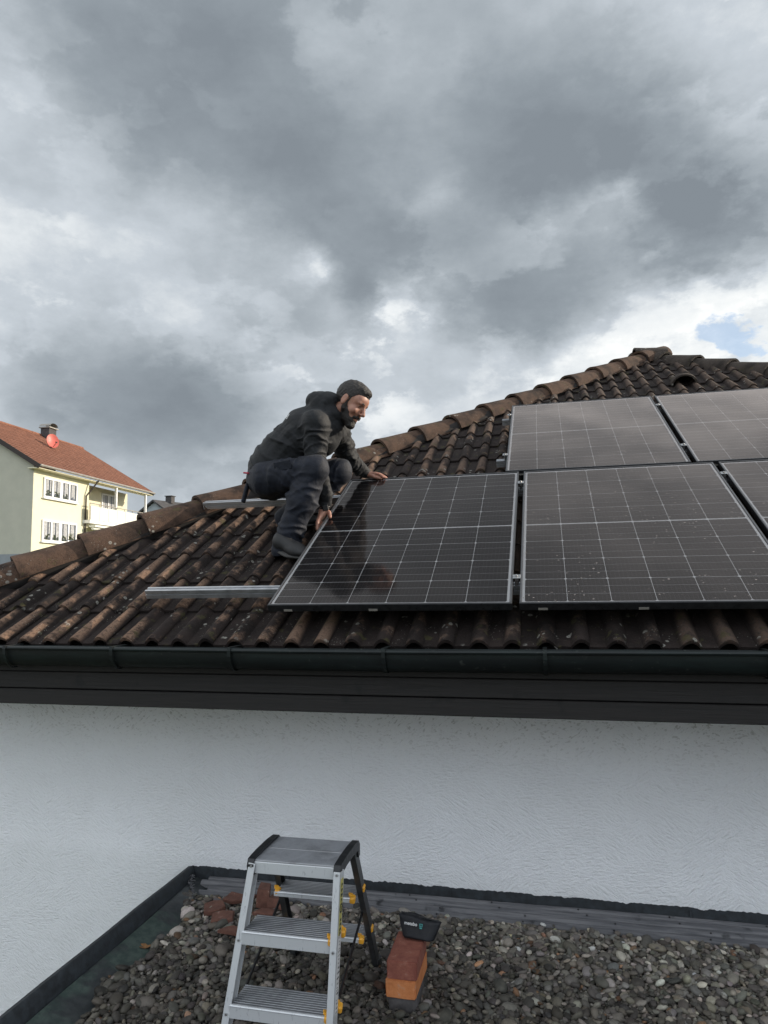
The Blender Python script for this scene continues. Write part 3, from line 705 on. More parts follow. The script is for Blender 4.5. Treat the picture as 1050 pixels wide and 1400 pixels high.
def rail(xa, xb, s, label, clamps, ends=False):
    t = thing('mounting_rail', rp(xa, s, -.035), label, 'mounting rail', 'aluminium rails under the solar panels')
    # extruded section with two grooves
    h1 = -.0355; sec = [(-.020, -.075), (.020, -.075), (.020, -.058), (.014, -.056), (.014, -.052), (.020, -.050), (.020, 0), (.007, 0), (.007, -.010), (-.007, -.010), (-.007, 0), (-.020, 0), (-.020, -.030), (-.014, -.033), (-.014, -.038), (-.020, -.041)]
    sec = [(a, b * .62) for a, b in sec]
    mb = MB(); A = rp(xa, s, h1); mb.prism(sec, (0, CT, ST), (0, -ST, CT), A, (xb - xa, 0, 0)); mb.build('profile', M['alu'], t)
    for cx in clamps:
        mb = MB(); R = RX.to_matrix(); mb.box(rp(cx, s, -.014), (.018, .034, .040), R, .002); mb.box(rp(cx, s, .004), (.036, .034, .004), R, .001)
        mb.tube([rp(cx, s, .006), rp(cx, s, .013)], .0065, 6); mb.build('clamp', M['steel'], t)
    mb = MB()                                                        # roof hooks that carry the rail
    for hx in np.arange(max(xa + .3, X0 + .15), xb, .86):
        mb.box(rp(hx, s - .03, -.115), (.035, .006, .10), RX.to_matrix()); mb.box(rp(hx, s + .04, -.16), (.035, .14, .006), RX.to_matrix())
    mb.build('roof_hook', M['steel'], t)
g1 = X0 + PW + PG / 2; g2 = g1 + PW + PG; g3 = X0 + 1.0465 + PW + PG / 2
rail(-2.06, 2.22, .235, 'lower aluminium rail whose bare end lies on the tiles left of the held panel', (g1, g2))
rail(-2.30, 2.22, 1.46, 'aluminium rail whose bare end reaches the hip behind the worker', (g1, g2))
rail(X0 + 1.0465 - .075, 2.15, S3 + .33, 'aluminium rail with a short stub by the lower left corner of the upper panel row', (X0 + 1.0465 - .012, g3))
rail(X0 + 1.0465 - .075, 2.15, S3 + 1.36, 'aluminium rail with a short stub below the hip at the upper panel row', (X0 + 1.0465 - .012, g3))

# ------------------------------------------------------------------ annex with the gravel flat roof
ZG = -1.70
annex = thing('flat_roof_annex', (1.0, 1.2, -4.45), 'flat-roofed annex before the white wall, with gravel on top and a black kerb', 'annex')
mb = MB(); mb.box((1.0, 1.20, -3.10), (6.10, 5.18, 2.68)); mb.build('wall', M['deck'], annex)
mb = MB(); mb.box((1.0, 1.203, -1.738), (6.12, 5.20, .04)); mb.build('roof_deck', M['bitumen'], annex)
mb = MB(); kp = [(-2.066, -1.60), (-2.046, -1.596), (-2.036, -1.604), (-2.024, -1.640), (-2.014, -1.690), (-2.000, -1.7165), (-2.066, -1.7165)]
ys = np.linspace(-1.4, 3.800, 40); V = []; F = []
for y in ys:
    for (x, z) in kp: V.append((x + .0022 * math.sin(y * 9) + .0015 * mnoise.noise(Vector((y * 8, x, 0))), y, z + .0025 * mnoise.noise(Vector((y * 5, 4, z * 9)))))
n = len(kp)
for i in range(len(ys) - 1):
    for k in range(n): F.append((i * n + k, i * n + (k + 1) % n, (i + 1) * n + (k + 1) % n, (i + 1) * n + k))
F += [tuple(range(n)), tuple(range((len(ys) - 1) * n, len(ys) * n))]
mb.add(V, F); mb.build('kerb', M['bitumen'], annex, angle=math.radians(35))
# felt margin beside the kerb
xs = np.linspace(-2.012, -1.30, 40); ys = np.linspace(-1.4, 3.795, 130); XX, YY = np.meshgrid(xs, ys, indexing='ij')
ZZ = -1.706 + .004 * np.sin(YY * 2.3 + XX * 4) + .003 * np.sin(YY * 7 + 1) * np.cos(XX * 9)
seam = np.exp(-((XX + 1.905 - .006 * np.sin(YY * 5)) / .006) ** 2) * .005; ZZ = ZZ + seam + .048 * np.clip((-1.868 - XX) / .13, 0, 1) ** 1.3
V = np.stack([XX, YY, ZZ], -1).reshape(-1, 3); i, j = np.meshgrid(np.arange(39), np.arange(129), indexing='ij'); a = (i * 130 + j).ravel()
me = npmesh('felt', V - np.array(ORG[annex.name]), np.stack([a, a + 130, a + 131, a + 1], 1), M['felt']); link('felt', me, annex)
# ragged black upstand against the wall
V = []; F = []; xs = np.arange(-2.046, 4.04, .008)
for k, x in enumerate(xs):
    tz = -1.597 + .004 * mnoise.noise(Vector((x * 6, 0, 0))) + .006 * mnoise.noise(Vector((x * 60, 1, 0))) - max(0, mnoise.noise(Vector((x * 14, 5, 0)))) * .012
    if x < -2.02: tz += .003
    V += [(x, WY + .003, tz), (x, WY - .004, tz - .002), (x, WY - .006, -1.712)]
for k in range(len(xs) - 1):
    q = k * 3; F += [(q, q + 1, q + 4, q + 3), (q + 1, q + 2, q + 5, q + 4)]
mb = MB(); mb.add(V, F); mb.build('bitumen_upstand', M['bitumen'], annex)
mb = MB()                                                           # overlapping seams in the strip
for x in (-1.92, -1.46, -.56, -.13, .62): mb.box((x, WY - .0075, -1.652), (.012, .004, .085), Euler((0, .03, 0)).to_matrix())
mb.build('felt_seam', M['bitumen'], annex)

mb = MB(); rr = random.Random(8)
for k in range(70):
    q = rr.random(); c = Vector((-2.025 + .10 * q + rr.gauss(0, .006), 3.76 - .17 * q + rr.gauss(0, .008), -1.625 - .062 * q)); dd = Vector((rr.uniform(-1, 1), rr.uniform(-1, 1), rr.uniform(-.2, .5))).normalized() * rr.uniform(.006, .014)
    mb.tube([c - dd, c + dd], .0018, 4)
mb.build('frayed_edge', M['greyboard'], annex)
# weathered boards lying at the foot of the wall
for k, (y, z, wd, ht, x0, lab) in enumerate([(3.789, -1.658, .023, .026, -1.93, 'thin dark weathered board lying highest, tight against the black strip of the wall'),
                                         (3.760, -1.668, .027, .026, -1.96, 'grey weathered board lying second from the wall above the gravel'),
                                         (3.726, -1.681, .031, .026, -1.90, 'grey weathered board lying third from the wall above the gravel'),
                                         (3.686, -1.692, .037, .028, -1.98, 'widest pale weathered board lying in front, bordering the gravel')]):
    t = thing('weathered_board', (x0, y, z - .02), lab, 'board', 'weathered boards along the foot of the wall')
    mb = MB(); pts = [Vector((x, y + .006 * mnoise.noise(Vector((x * .9, k * 7, 0))) - .012 * (k / 3) * (x > 0) * x / 2, z + .005 * mnoise.noise(Vector((x * 1.3, k * 5, 3))))) for x in np.linspace(x0, 3.7, 26)]
    V = []; F = []; sec = [(-.5, -.5), (-.5, .22), (-.36, .46), (.1, .52), (.40, .44), (.5, .2), (.5, -.5)]
    for q, p in enumerate(pts):
        for (a, b) in sec: V.append((p.x, p.y + a * wd, p.z + b * ht * (1 + .12 * mnoise.noise(Vector((p.x * 3, a * 3, k)))) - a * -.010))
    n = len(sec)
    for q in range(len(pts) - 1):
        for c in range(n): F.append((q * n + c, q * n + (c + 1) % n, (q + 1) * n + (c + 1) % n, (q + 1) * n + c))
    F += [tuple(range(n)), tuple(range((len(pts) - 1) * n, len(pts) * n))]
    mb.add(V, F); mb.build('plank', M['greyboard'], t, angle=math.radians(40))
    mb = MB()
    for x in np.arange(x0 + .3 + k * .07, 3.6, .43):
        p = min(pts, key=lambda P: abs(P.x - x)); mb.tube([(x, p.y - wd * .2, p.z + ht * .50), (x, p.y - wd * .2 - .0003, p.z + ht * .50 + .0035)], .0042, 7)
    mb.build('screw', M['blackrub'], t)

# pebbles ----------------------------------------------------------
def pebbles():
    bm = bmesh.new(); bmesh.ops.create_icosphere(bm, subdivisions=2, radius=1); base = np.array([v.co[:] for v in bm.verts]); bm.verts.index_update()
    tri = np.array([[v.index for v in f.verts] for f in bm.faces]); bm.free()
    shapes = []
    for k in range(14):
        d = np.array([mnoise.noise(Vector(v) * .9 + Vector((k * 7, 0, 0))) for v in base]); d2 = np.array([mnoise.noise(Vector(v) * 2.1 + Vector((k * 3, 9, 0))) for v in base])
        shapes.append(base * (1 + .28 * d + .10 * d2)[:, None])
    def inside(x, y): return (x > -1.86 + .035 * np.sin(y * 6.1) + .03 * np.sin(y * 17 + 1) + np.where(y > 3.3, -.06, 0) + np.where(y > 3.55, -.05, 0)) & (y < 3.665 - .02 * np.clip(x, 0, 2))
    pts = []
    layers = [(.0185, -1.702, .0095, 1.0), (.0190, -1.691, .0105, .95), (.027, -1.681, .0120, .65), (.055, -1.675, .0165, .40)]
    for (sp, z, r, pr) in layers:
        xs = np.arange(-2.0, 2.1, sp); ys = np.arange(1.9, 3.70, sp * .9); X, Y = np.meshgrid(xs, ys, indexing='ij')
        X = X.ravel() + rng.normal(0, sp * .26, X.size); Y = Y.ravel() + rng.normal(0, sp * .26, Y.size); m = inside(X, Y) & (rng.random(X.size) < pr)
        X = X[m]; Y = Y[m]; R = r * np.exp(rng.normal(0, .32, X.size)); Z = z + rng.normal(0, .004, X.size) + .006 * np.sin(X * 3) * np.cos(Y * 4)
        pts.append(np.stack([X, Y, Z, R], 1))
    pts = np.concatenate(pts); N = len(pts); print('pebbles', N)
    sc = np.stack([rng.uniform(.95, 1.6, N), rng.uniform(.75, 1.1, N), rng.uniform(.45, .75, N)], 1) * pts[:, 3:4]
    ang = rng.uniform(0, 2 * np.pi, N); tx = rng.normal(0, .35, N); ty = rng.normal(0, .3, N)
    ca, sa = np.cos(ang), np.sin(ang); Rz = np.zeros((N, 3, 3)); Rz[:, 0, 0] = ca; Rz[:, 0, 1] = -sa; Rz[:, 1, 0] = sa; Rz[:, 1, 1] = ca; Rz[:, 2, 2] = 1
    Rx = np.zeros((N, 3, 3)); Rx[:, 0, 0] = 1; Rx[:, 1, 1] = np.cos(tx); Rx[:, 1, 2] = -np.sin(tx); Rx[:, 2, 1] = np.sin(tx); Rx[:, 2, 2] = np.cos(tx)
    Ry = np.zeros((N, 3, 3)); Ry[:, 1, 1] = 1; Ry[:, 0, 0] = np.cos(ty); Ry[:, 0, 2] = np.sin(ty); Ry[:, 2, 0] = -np.sin(ty); Ry[:, 2, 2] = np.cos(ty)
    R = Rz @ Rx @ Ry; sh = rng.integers(0, 14, N); SH = np.stack(shapes)[sh]                       # N,42,3
    V = np.einsum('nij,nkj->nki', R, SH * sc[:, None, :]) + pts[:, None, :3]
    nv = base.shape[0]; Q = (tri[None] + (np.arange(N) * nv)[:, None, None]).reshape(-1, 3)
    g = np.exp(rng.normal(np.log(.112), .55, N)); hue = rng.normal(0, 1, (N, 3)) * np.array([.05, .02, .05]) + np.array([1.12, 1.0, .84])
    red = rng.random(N) < .02; hue[red] *= np.array([1.5, .95, .65])
    pale = rng.random(N) < .035; g[pale] = rng.uniform(.30, .5, pale.sum())
    dry = np.clip((pts[:, 1] - 2.9 + .15 * np.sin(pts[:, 0] * 2)) / .6, 0, 1); g = g * (.55 + .75 * dry)
    col = np.clip(g[:, None] * hue, .008, .6); C = np.repeat(col, nv, 0)
    o = link('gravel', npmesh('gravel', V.reshape(-1, 3), Q, M['pebble'], True, C)); tag(o, 'grey and brown river pebbles covering the flat roof', kind='stuff')
    # further gravel towards and behind the photographer: one relief sheet of the same bed
pebbles()
mb = MB(); mb.box((1.1, 1.14, -1.7125), (5.86, 5.06, .008)); o = mb.build('gravel_bed', M['soil'], None); tag(o, 'dark grit bed under the pebbles of the flat roof', kind='structure')

# broken clay pieces -------------------------------------------------
def shard(name, c, pts2, th, rot, label, matn='shard', cat='clay shard'):
    mb = MB(); R = Euler(rot).to_matrix(); n = len(pts2); c = Vector(c)
    V = []
    for z, k in ((-.5, 1.0), (.3, 1.0), (.5, .93)):
        for i, (a, b) in enumerate(pts2): V.append(c + R @ Vector((a * k, b * k, z * th + .003 * mnoise.noise(Vector((a * 30, b * 30, 2))))))
    F = [tuple(range(n - 1, -1, -1)), tuple(range(2 * n, 3 * n))]
    for l in range(2): F += [(l * n + i, l * n + (i + 1) % n, (l + 1) * n + (i + 1) % n, (l + 1) * n + i) for i in range(n)]
    mb.add(V, F); o = mb.build(name, M[matn]); tag(o, label, cat, 'broken clay pieces on the gravel'); return o
shard('clay_shard', (-1.665, 3.60, -1.658), [(-.075, -.03), (-.02, -.045), (.05, -.02), (.095, .035), (.02, .03), (-.05, .045)], .018, (.10, .06, .15), 'thin flat broken clay piece lying nearest the boards in the corner')
shard('clay_shard', (-1.735, 3.47, -1.656), [(-.055, -.045), (.02, -.05), (.055, -.02), (.045, .045), (.0, .06), (-.05, .05)], .022, (.05, -.08, .5), 'upper part of the large cracked red clay slab left of the ladder')
shard('clay_shard', (-1.645, 3.375, -1.654), [(-.055, -.035), (.05, -.045), (.06, .03), (.0, .05), (-.05, .04)], .022, (.08, -.05, .42), 'lower part of the large cracked red clay slab left of the ladder')
shard('clay_shard', (-1.545, 3.265, -1.655), [(-.06, -.02), (.055, -.02), (.06, .015), (.0, .035), (-.03, .02)], .016, (.05, .1, .1), 'small orange clay splinter beside the left ladder leg')
shard('brick_piece', (-1.515, 3.60, -1.630), [(-.035, -.04), (.03, -.045), (.028, .035), (-.03, .04)], .095, (.06, .1, .25), 'upright broken brick piece seen through the ladder, left one', 'shard', 'brick piece')
shard('brick_piece', (-1.435, 3.585, -1.650), [(-.045, -.03), (.04, -.035), (.042, .03), (-.04, .035)], .050, (-.1, .05, .05), 'low broken brick piece seen through the ladder, right one', 'shard', 'brick piece')
shard('clay_shard', (-1.47, 3.50, -1.665), [(-.06, -.02), (.05, -.03), (.06, .01), (-.02, .025)], .016, (.1, .0, .1), 'flat clay flake in front of the two brick pieces')

# leaf and a big pale stone
mb = MB(); V = []; c = Vector((-1.915, 3.115, -1.695))
for a in range(10):
    an = a * math.pi / 5; V.append(c + Vector((.030 * math.cos(an), .016 * math.sin(an) * (1 + .4 * (a % 2)), .007 + .004 * math.sin(a * 2.1))))
V.append(c + Vector((0, 0, .003))); mb.add(V, [(i, (i + 1) % 10, 10) for i in range(10)]); V2 = [v + Vector((0, 0, -.0012)) for v in V]; mb.add(V2, [((i + 1) % 10, i, 10) for i in range(10)])
o = mb.build('dry_leaf', M['leaf']); tag(o, 'small brown dry leaf lying on the wet felt beside the kerb', 'leaf')

# brick stack ----------------------------------------------------------
def brick(z0, matn, label, hollow):
    mb = MB(); bm = bmesh.new(); bmesh.ops.create_cube(bm, size=1)
    for v in bm.verts: v.co = Vector((v.co.x * .122, v.co.y * .243, v.co.z * .070))
    bmesh.ops.bevel(bm, geom=bm.edges[:], offset=.004, segments=2, affect='EDGES'); bmesh.ops.subdivide_edges(bm, edges=bm.edges[:], cuts=3, use_grid_fill=True)
    for v in bm.verts: v.co += v.co.normalized() * .0022 * mnoise.noise(v.co * 45 + Vector((z0, 0, 0)))
    R = Euler((0, 0, .015 if hollow else -.02)).to_matrix(); c = Vector((-.624 + (.002 if hollow else 0), 2.984, z0 + .035))
    bm.verts.index_update(); mb.add([c + R @ v.co for v in bm.verts], [[v.index for v in f.verts] for f in bm.faces]); bm.free()
    return tag(mb.build('brick', M[matn], None, angle=math.radians(40)), label, 'brick', 'bricks stacked on the gravel')
brick(-1.640, 'brick_orange', 'bright orange brick at the bottom of the small stack', False)
brick(-1.5695, 'brick_red', 'dull red brick on top of the orange one, under the black pouch', True)
mb = MB(); bm = bmesh.new(); bmesh.ops.create_icosphere(bm, subdivisions=3, radius=1)
for v in bm.verts:
    p = v.co.copy(); q = Vector((max(-.72, min(.72, p.x)) / .72 * .060, max(-.75, min(.75, p.y)) / .75 * .10, max(-.55, min(.55, p.z)) / .55 * .038)); v.co = q * (1 + .05 * mnoise.noise(p * 3)) + Vector((-.622, 2.965, -1.678))
bm.verts.index_update(); mb.add([v.co for v in bm.verts], [[v.index for v in f.verts] for f in bm.faces]); bm.free()
tag(mb.build('stone_block', M['stone_dark'], None, smooth=True), 'dark rounded block half sunk in the gravel under the orange brick', 'stone')

# pouch
pc = Vector((-.585, 3.065, -1.4975)); t = thing('tool_pouch', pc, 'small black fabric pouch with white lettering lying on the red brick', 'pouch')
bm = bmesh.new(); bmesh.ops.create_cube(bm, size=2); bmesh.ops.subdivide_edges(bm, edges=bm.edges[:], cuts=9, use_grid_fill=True)
Rp = Euler((-.10, 0.04, -.10)).to_matrix()
for v in bm.verts:
    x, y, z = v.co; k = 1 - .06 * abs(x) ** 6 - .05 * abs(y) ** 6; tz = (z + 1) / 2
    w_ = .073 + .026 * tz; q = Vector((x * w_ * (1 - .03 * y * y), y * (.046 - .022 * tz) * (1 - .25 * abs(x) ** 4), .004 + tz * (.074 - .007 * x - .003 * math.sin(x * 5)) ))
    q += Vector((.002, .003, .003)) * mnoise.noise(Vector((x * 2, y * 2, z * 2)))
    v.co = pc - ORG[t.name] + Rp @ (q * k)
me = bpy.data.meshes.new('bag'); bm.to_mesh(me); bm.free(); me.materials.append(M['jacket']); me.shade_smooth(); M['pouch'] = m_simple('black_nylon', (.0045, .0055, .009), .65, var=.35, scale=50, bump=.4, bdist=.004); me.materials[0] = M['pouch']; link('bag', me, t)
mb = MB(); mb.tube([pc + Rp @ Vector((x, .002, .078 - .007 * (x / .1))) for x in np.linspace(-.085, .09, 12)], .0028, 6); mb.build('zip', M['blackrub'], t)
def text(name, s, size, loc, rot, matn, parent, ext=.0004):
    cu = bpy.data.curves.new(name, 'FONT'); cu.body = s; cu.size = size; cu.extrude = ext; cu.align_x = 'CENTER'; cu.align_y = 'CENTER'; cu.materials.append(M[matn])
    cu.offset = size * .012
    tmp = bpy.data.objects.new(name, cu); me = bpy.data.meshes.new_from_object(tmp); bpy.data.objects.remove(tmp)
    return link(name, me, parent, Vector(loc) - ORG[parent.name], rot)
text('lettering', 'metabo', .0185, pc + Rp @ Vector((-.030, -.0368, .058)), (math.radians(74), .03, -.10), 'white_print', t)
mb = MB(); Rl = Rp @ Euler((math.radians(-16), 0, 0)).to_matrix()
for (a, b, sx, sz) in ((0, 0, .0135, .0022), (0, .0085, .0135, .0022), (-.006, .004, .0022, .010), (.006, .004, .0022, .010), (0, .004, .0022, .008), (0, -.006, .011, .005)):
    mb.box(pc + Rp @ Vector((.014 + a, -.0358 + b * .25, .054 + b)), (sx, .0012, sz), Rl)
mb.build('emblem', M['teal_print'], t)

# ------------------------------------------------------------------ step ladder
lad = thing('step_ladder', (-.96, 2.78, ZG), 'double-sided aluminium step ladder with black platform ends standing on the gravel', 'ladder')
FL = [Vector((-1.086, 2.487, -1.012)), Vector((-1.182, 2.405, -1.70))]; FR = [Vector((-.757, 2.470, -1.012)), Vector((-.776, 2.392, -1.70))]
BL = [Vector((-1.094, 2.690, -1.020)), Vector((-1.195, 3.200, -1.70))]; BR = [Vector((-.768, 2.690, -1.020)), Vector((-.806, 3.195, -1.70))]
def at(seg, z): k = (z - seg[0].z) / (seg[1].z - seg[0].z); return seg[0].lerp(seg[1], k)
def chan(name, seg, side, w, d, matn, fw):
    """U-section rail: web on the outer side, front flange fw wide"""
    mb = MB(); a, b = seg; y = (b - a).normalized(); xx = Vector((1, 0, 0)); xx = (xx - y * xx.dot(y)).normalized(); zz = xx.cross(y)
    if zz.y > 0: zz = -zz
    R = Matrix((xx, y, zz)).transposed(); L = (b - a).length; m = (a + b) / 2
    mb.box(m + xx * side * (fw / 2 - .0012), (.0024, L, d), R, .0006)
    mb.box(m + zz * (d / 2 - .0012), (fw, L, .0024), R, .0006)
    mb.box(m - zz * (d / 2 - .0012), (fw, L, .0024), R, .0006)
    return mb.build(name, M[matn], lad)
chan('leg', FL, -1, 0, .046, 'ladalu', .026); chan('leg', FR, 1, 0, .046, 'ladalu', .026)
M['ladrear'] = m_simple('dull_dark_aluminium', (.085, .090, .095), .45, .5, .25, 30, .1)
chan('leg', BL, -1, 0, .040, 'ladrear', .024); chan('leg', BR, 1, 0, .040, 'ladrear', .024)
for s_ in (FL, FR, BL, BR):
    mb = MB(); p = s_[1]; mb.box(p + Vector((0, 0, .018)), (.034, .054, .040), None, .006); mb.build('rubber_foot', M['ladplastic'], lad)
def tread(name, z, L, R, depth, fwd, matn, skirt):
    """ridged tread between two rails; its camera-side edge lies fwd in front of the rails"""
    a = at(L, z); b = at(R, z); x0 = a.x + .010; x1 = b.x - .010; y0 = (a.y + b.y) / 2 - fwd
    mb = MB(); mb.box(((x0 + x1) / 2, y0 + depth / 2, z - .004), (x1 - x0, depth, .006), None)
    nr = int(depth / .0125)
    for k in range(nr): mb.box(((x0 + x1) / 2, y0 + .006 + k * (depth - .012) / (nr - 1), z + .0012), (x1 - x0 - .002, .0060, .0058), None, .0008)
    o = mb.build(name, M[matn], lad)
    mb = MB(); mb.box(((x0 + x1) / 2 , y0 - .001, z - skirt / 2), (x1 - x0 + .012, .003, skirt), None, .0008); mb.tube([(x0, y0 - .001, z), (x1, y0 - .001, z)], .004, 8)
    mb.build('tread_skirt', M['ladalu'] if matn == 'alu_tread' else M['ladrear'], o)
    return x0, x1, y0
plugs = []
for z in (-1.235, -1.47):
    x0, x1, y0 = tread('tread', z, FL, FR, .128, .016, 'alu_tread', .042); plugs += [(x1 - .004, y0 + .004, z - .002), (x1 + .022, y0 + .055, z + .006)]
for z in (-1.235, -1.47):
    x0, x1, y0 = tread('tread', z, BL, BR, .115, .085, 'alu_tread', .016); plugs += [(x1 - .004, y0 + .006, z - .004), (x0 + .006, y0 + .012, z - .002), (x1 + .018, y0 + .075, z + .012)]
for (x, y, z) in plugs:
    mb = MB(); mb.box((x, y, z), (.022, .030, .026), Euler((.2, .1, .15)).to_matrix(), .005); mb.box((x - .010, y + .012, z + .010), (.018, .022, .008), Euler((.1, .3, .4)).to_matrix(), .002); mb.build('plug', M['yellow'], lad)
# platform
mb = MB(); pcx, pcy = -.9275, 2.596; pz = -1.0
mb.box((pcx, pcy - .061, pz - .006), (.312, .118, .010), None, .001); mb.box((pcx - .004, pcy + .062, pz - .006), (.314, .118, .010), None, .001)
for k in range(22): mb.box((pcx - .002, pcy - .112 + k * .0107, pz - .0005), (.308, .0028, .0022))
pl = mb.build('platform', M['alu_tread'], lad)
mb = MB(); mb.box((pcx - .004, pcy - .122, pz - .026), (.318, .004, .040), None, .001); mb.build('platform_skirt', M['ladalu'], pl)
mb = MB(); mb.box((pcx, pcy + .122, pz - .022), (.318, .004, .034), None, .001); mb.build('platform_skirt', M['ladalu'], pl)
for sgn, x, nm in ((-1, -1.092, 'platform_end'), (1, -.763, 'platform_end')):
    mb = MB(); prof = [(-.130, -.050), (-.134, -.016), (-.124, .004), (-.05, .010), (.05, .011), (.118, .006), (.134, -.012), (.134, -.052), (.116, -.056), (.105, -.028), (.03, -.022), (-.05, -.024), (-.095, -.030), (-.108, -.055)]
    mb.prism(prof, (0, 1, 0), (0, 0, 1), (x - .013, pcy, pz), (.026, 0, 0)); mb.build(nm, M['ladplastic'], pl)
# hinge struts
for (a, b) in (((-.793, 2.925, -1.345), (-.790, 2.50, -1.52)), ((-1.165, 2.935, -1.345), (-1.150, 2.50, -1.52))):
    mb = MB(); mb.bar(a, b, .005, .016); mb.build('strut', M['ladplastic'], lad)
# rivets
mb = MB()
for seg in (FL, FR):
    for z in (-1.018, -1.262, -1.498):
        p = at(seg, z); mb.tube([p + Vector((0, -.026, 0)), p + Vector((0, -.0292, 0))], .0045, 8)
mb.build('rivet', M['steel'], lad)
# stickers on the outer flank of the near right rail
a, b = FR; y = (b - a).normalized(); xx = (Vector((1, 0, 0)) - y * y.x).normalized(); zz = xx.cross(y); zz = -zz if zz.y > 0 else zz; R = Matrix((xx, y, zz)).transposed()
def onrail(z, out, off=0.0): return at(FR, z) + xx * (.013 + out) + zz * off
M['sticker'] = m_simple('yellow_sticker', (.46, .42, .12), .5, var=.1); M['sticker_w'] = m_simple('white_sticker', (.6, .6, .6), .5, var=.06)
mb = MB(); mb.box(onrail(-1.125, .0006), (.0010, .180, .030), R); st = mb.build('yellow_sticker', M['sticker'], lad)
mb = MB()
for k, z in enumerate((-1.055, -1.072, -1.088, -1.104, -1.122, -1.137, -1.168, -1.182, -1.197, -1.210)):
    if k in (4, 5): continue
    mb.box(onrail(z, .0013), (.0008, .008, .013 + .003 * (k % 3)), R); mb.box(onrail(z - .004, .0013, .004), (.0008, .006, .004), R)
for an in range(12):
    q = an * math.pi / 6; mb.box(onrail(-1.1305, .0014, 0) + y * math.cos(q) * .013 + zz * math.sin(q) * .013, (.0008, .006, .006), R)
mb.box(onrail(-1.1305, .0014), (.0008, .012, .004), R)
mb.build('sticker_print', M['blackrub'], st)
mb = MB(); mb.box(onrail(-1.345, .0006), (.0010, .230, .030), R); st = mb.build('white_sticker', M['sticker_w'], lad)
mb = MB(); rr = random.Random(4)
z = -1.236
while z > -1.455:
    l = rr.choice([.003, .006, .010]); wd = rr.uniform(.008, .024); mb.box(onrail(z, .0013, rr.uniform(-.003, .003)), (.0008, l * .45, wd), R); z -= l + rr.uniform(.004, .010)
mb.build('sticker_print', M['blackrub'], st)

# ------------------------------------------------------------------ yellow house on the slope to the left
fa = Vector((-.06, .998, 0)).normalized(); fn = Vector((.998, .06, 0)).normalized(); FC = Vector((-28.6, 34.0, 0)); RF = Matrix((fa, fn, Vector((0, 0, 1)))).transposed()
def H(t, o, z): return FC + fa * t + fn * o + Vector((0, 0, z))
yh = thing('yellow_house', H(6, -6, .6), 'pale yellow two-storey house with red tiled roof and a long white balcony', 'house')
GZ = .4; EZ = 7.05; SL = math.radians(31.4); RW = 6.06
def hb(mb, t0, t1, o0, o1, z0, z1): mb.box(H((t0 + t1) / 2, (o0 + o1) / 2, (z0 + z1) / 2), (abs(t1 - t0), abs(o1 - o0), abs(z1 - z0)), RF)
mb = MB(); hb(mb, .02, 5.45, -11, 0, GZ, 7.0); hb(mb, 5.45, 12.75, -11, -1.5, GZ, 7.0); mb.build('wall', M['yellowwall'], yh)
# gable end with its triangle, its shade painted as a greyed yellow
mb = MB(); top = 7.05 + .05
mb.prism([(-11.0, 1.95), (-.0, 1.95), (0, 7.0 + .12), (-5.50, 7.0 + .12 + 5.5 * math.tan(SL)), (-11.0, 7.12)], fn, (0, 0, 1), H(-.02, 0, 0), fa * .04); mb.build('gable_wall', M['shadewall'], yh)
mb = MB(); hb(mb, -.035, .0, -11.02, .015, GZ, 1.95); mb.build('plinth', M['plinth'], yh)
# roof slopes
def slope(o_eave, sgn, name):
    me_V = []; L = 7.1; t0, t1 = -.30, 12.95
    mb = MB(); e0 = H(t0 if sgn > 0 else t1, o_eave, EZ); up = (fn * -sgn * math.cos(SL) + Vector((0, 0, math.sin(SL)))); xa = fa * sgn; nn = xa.cross(up)
    Rr_ = Matrix((xa, up, nn)).transposed()
    V = []; F = []; nx, ny = 88, 21
    for j in range(ny):
        for half in (0, 1):
            for i in range(nx + 1): V.append(((t1 - t0) * i / nx, L * (j + half) / ny, .026 * (1 - half) + (.022 if i % 2 else 0)))
        b_ = 2 * j * (nx + 1); F += [(b_ + i, b_ + i + 1, b_ + nx + 2 + i, b_ + nx + 1 + i) for i in range(nx)]
        if j: F += [(b_ - nx - 1 + i, b_ - nx + i, b_ + 1 + i, b_ + i) for i in range(nx)]
    me = mesh(name, V, F, M['farroof']); ob = link(name, me, yh, e0 - ORG[yh.name], Rr_.to_euler()); return ob
slope(.55, 1, 'roof'); slope(.55 - 2 * RW, -1, 'roof')
mb = MB(); mb.tube([H(-.32, .55 - RW, EZ + RW * math.tan(SL) + .0), H(12.97, .55 - RW, EZ + RW * math.tan(SL) + .0)], .13, 8); mb.build('ridge', M['farroof'], yh)
for t_ in (-.30, 12.93):
    mb = MB(); mb.bar(H(t_, .57, EZ - .13), H(t_, .55 - RW, EZ - .13 + RW * math.tan(SL)), .05, .26); mb.bar(H(t_, .55 - 2 * RW, EZ - .13), H(t_, .55 - RW, EZ - .13 + RW * math.tan(SL)), .05, .26); mb.build('verge_board', M['darkwood'], yh)
mb = MB(); hb(mb, -.28, 12.93, -.2, .50, EZ - .22, EZ - .16); mb.build('soffit', M['yellowwall'], yh)
mb = MB(); mb.tube([H(-.3, .62, EZ - .06), H(12.96, .62, EZ - .06)], .075, 8); mb.build('gutter', M['zinc'], yh)
mb = MB(); mb.tube([H(5.55, .60, EZ - .15), H(5.0, .10, EZ - 1.2), H(4.95, .10, GZ)], .055, 7); mb.build('downpipe', M['darkwood'], yh)
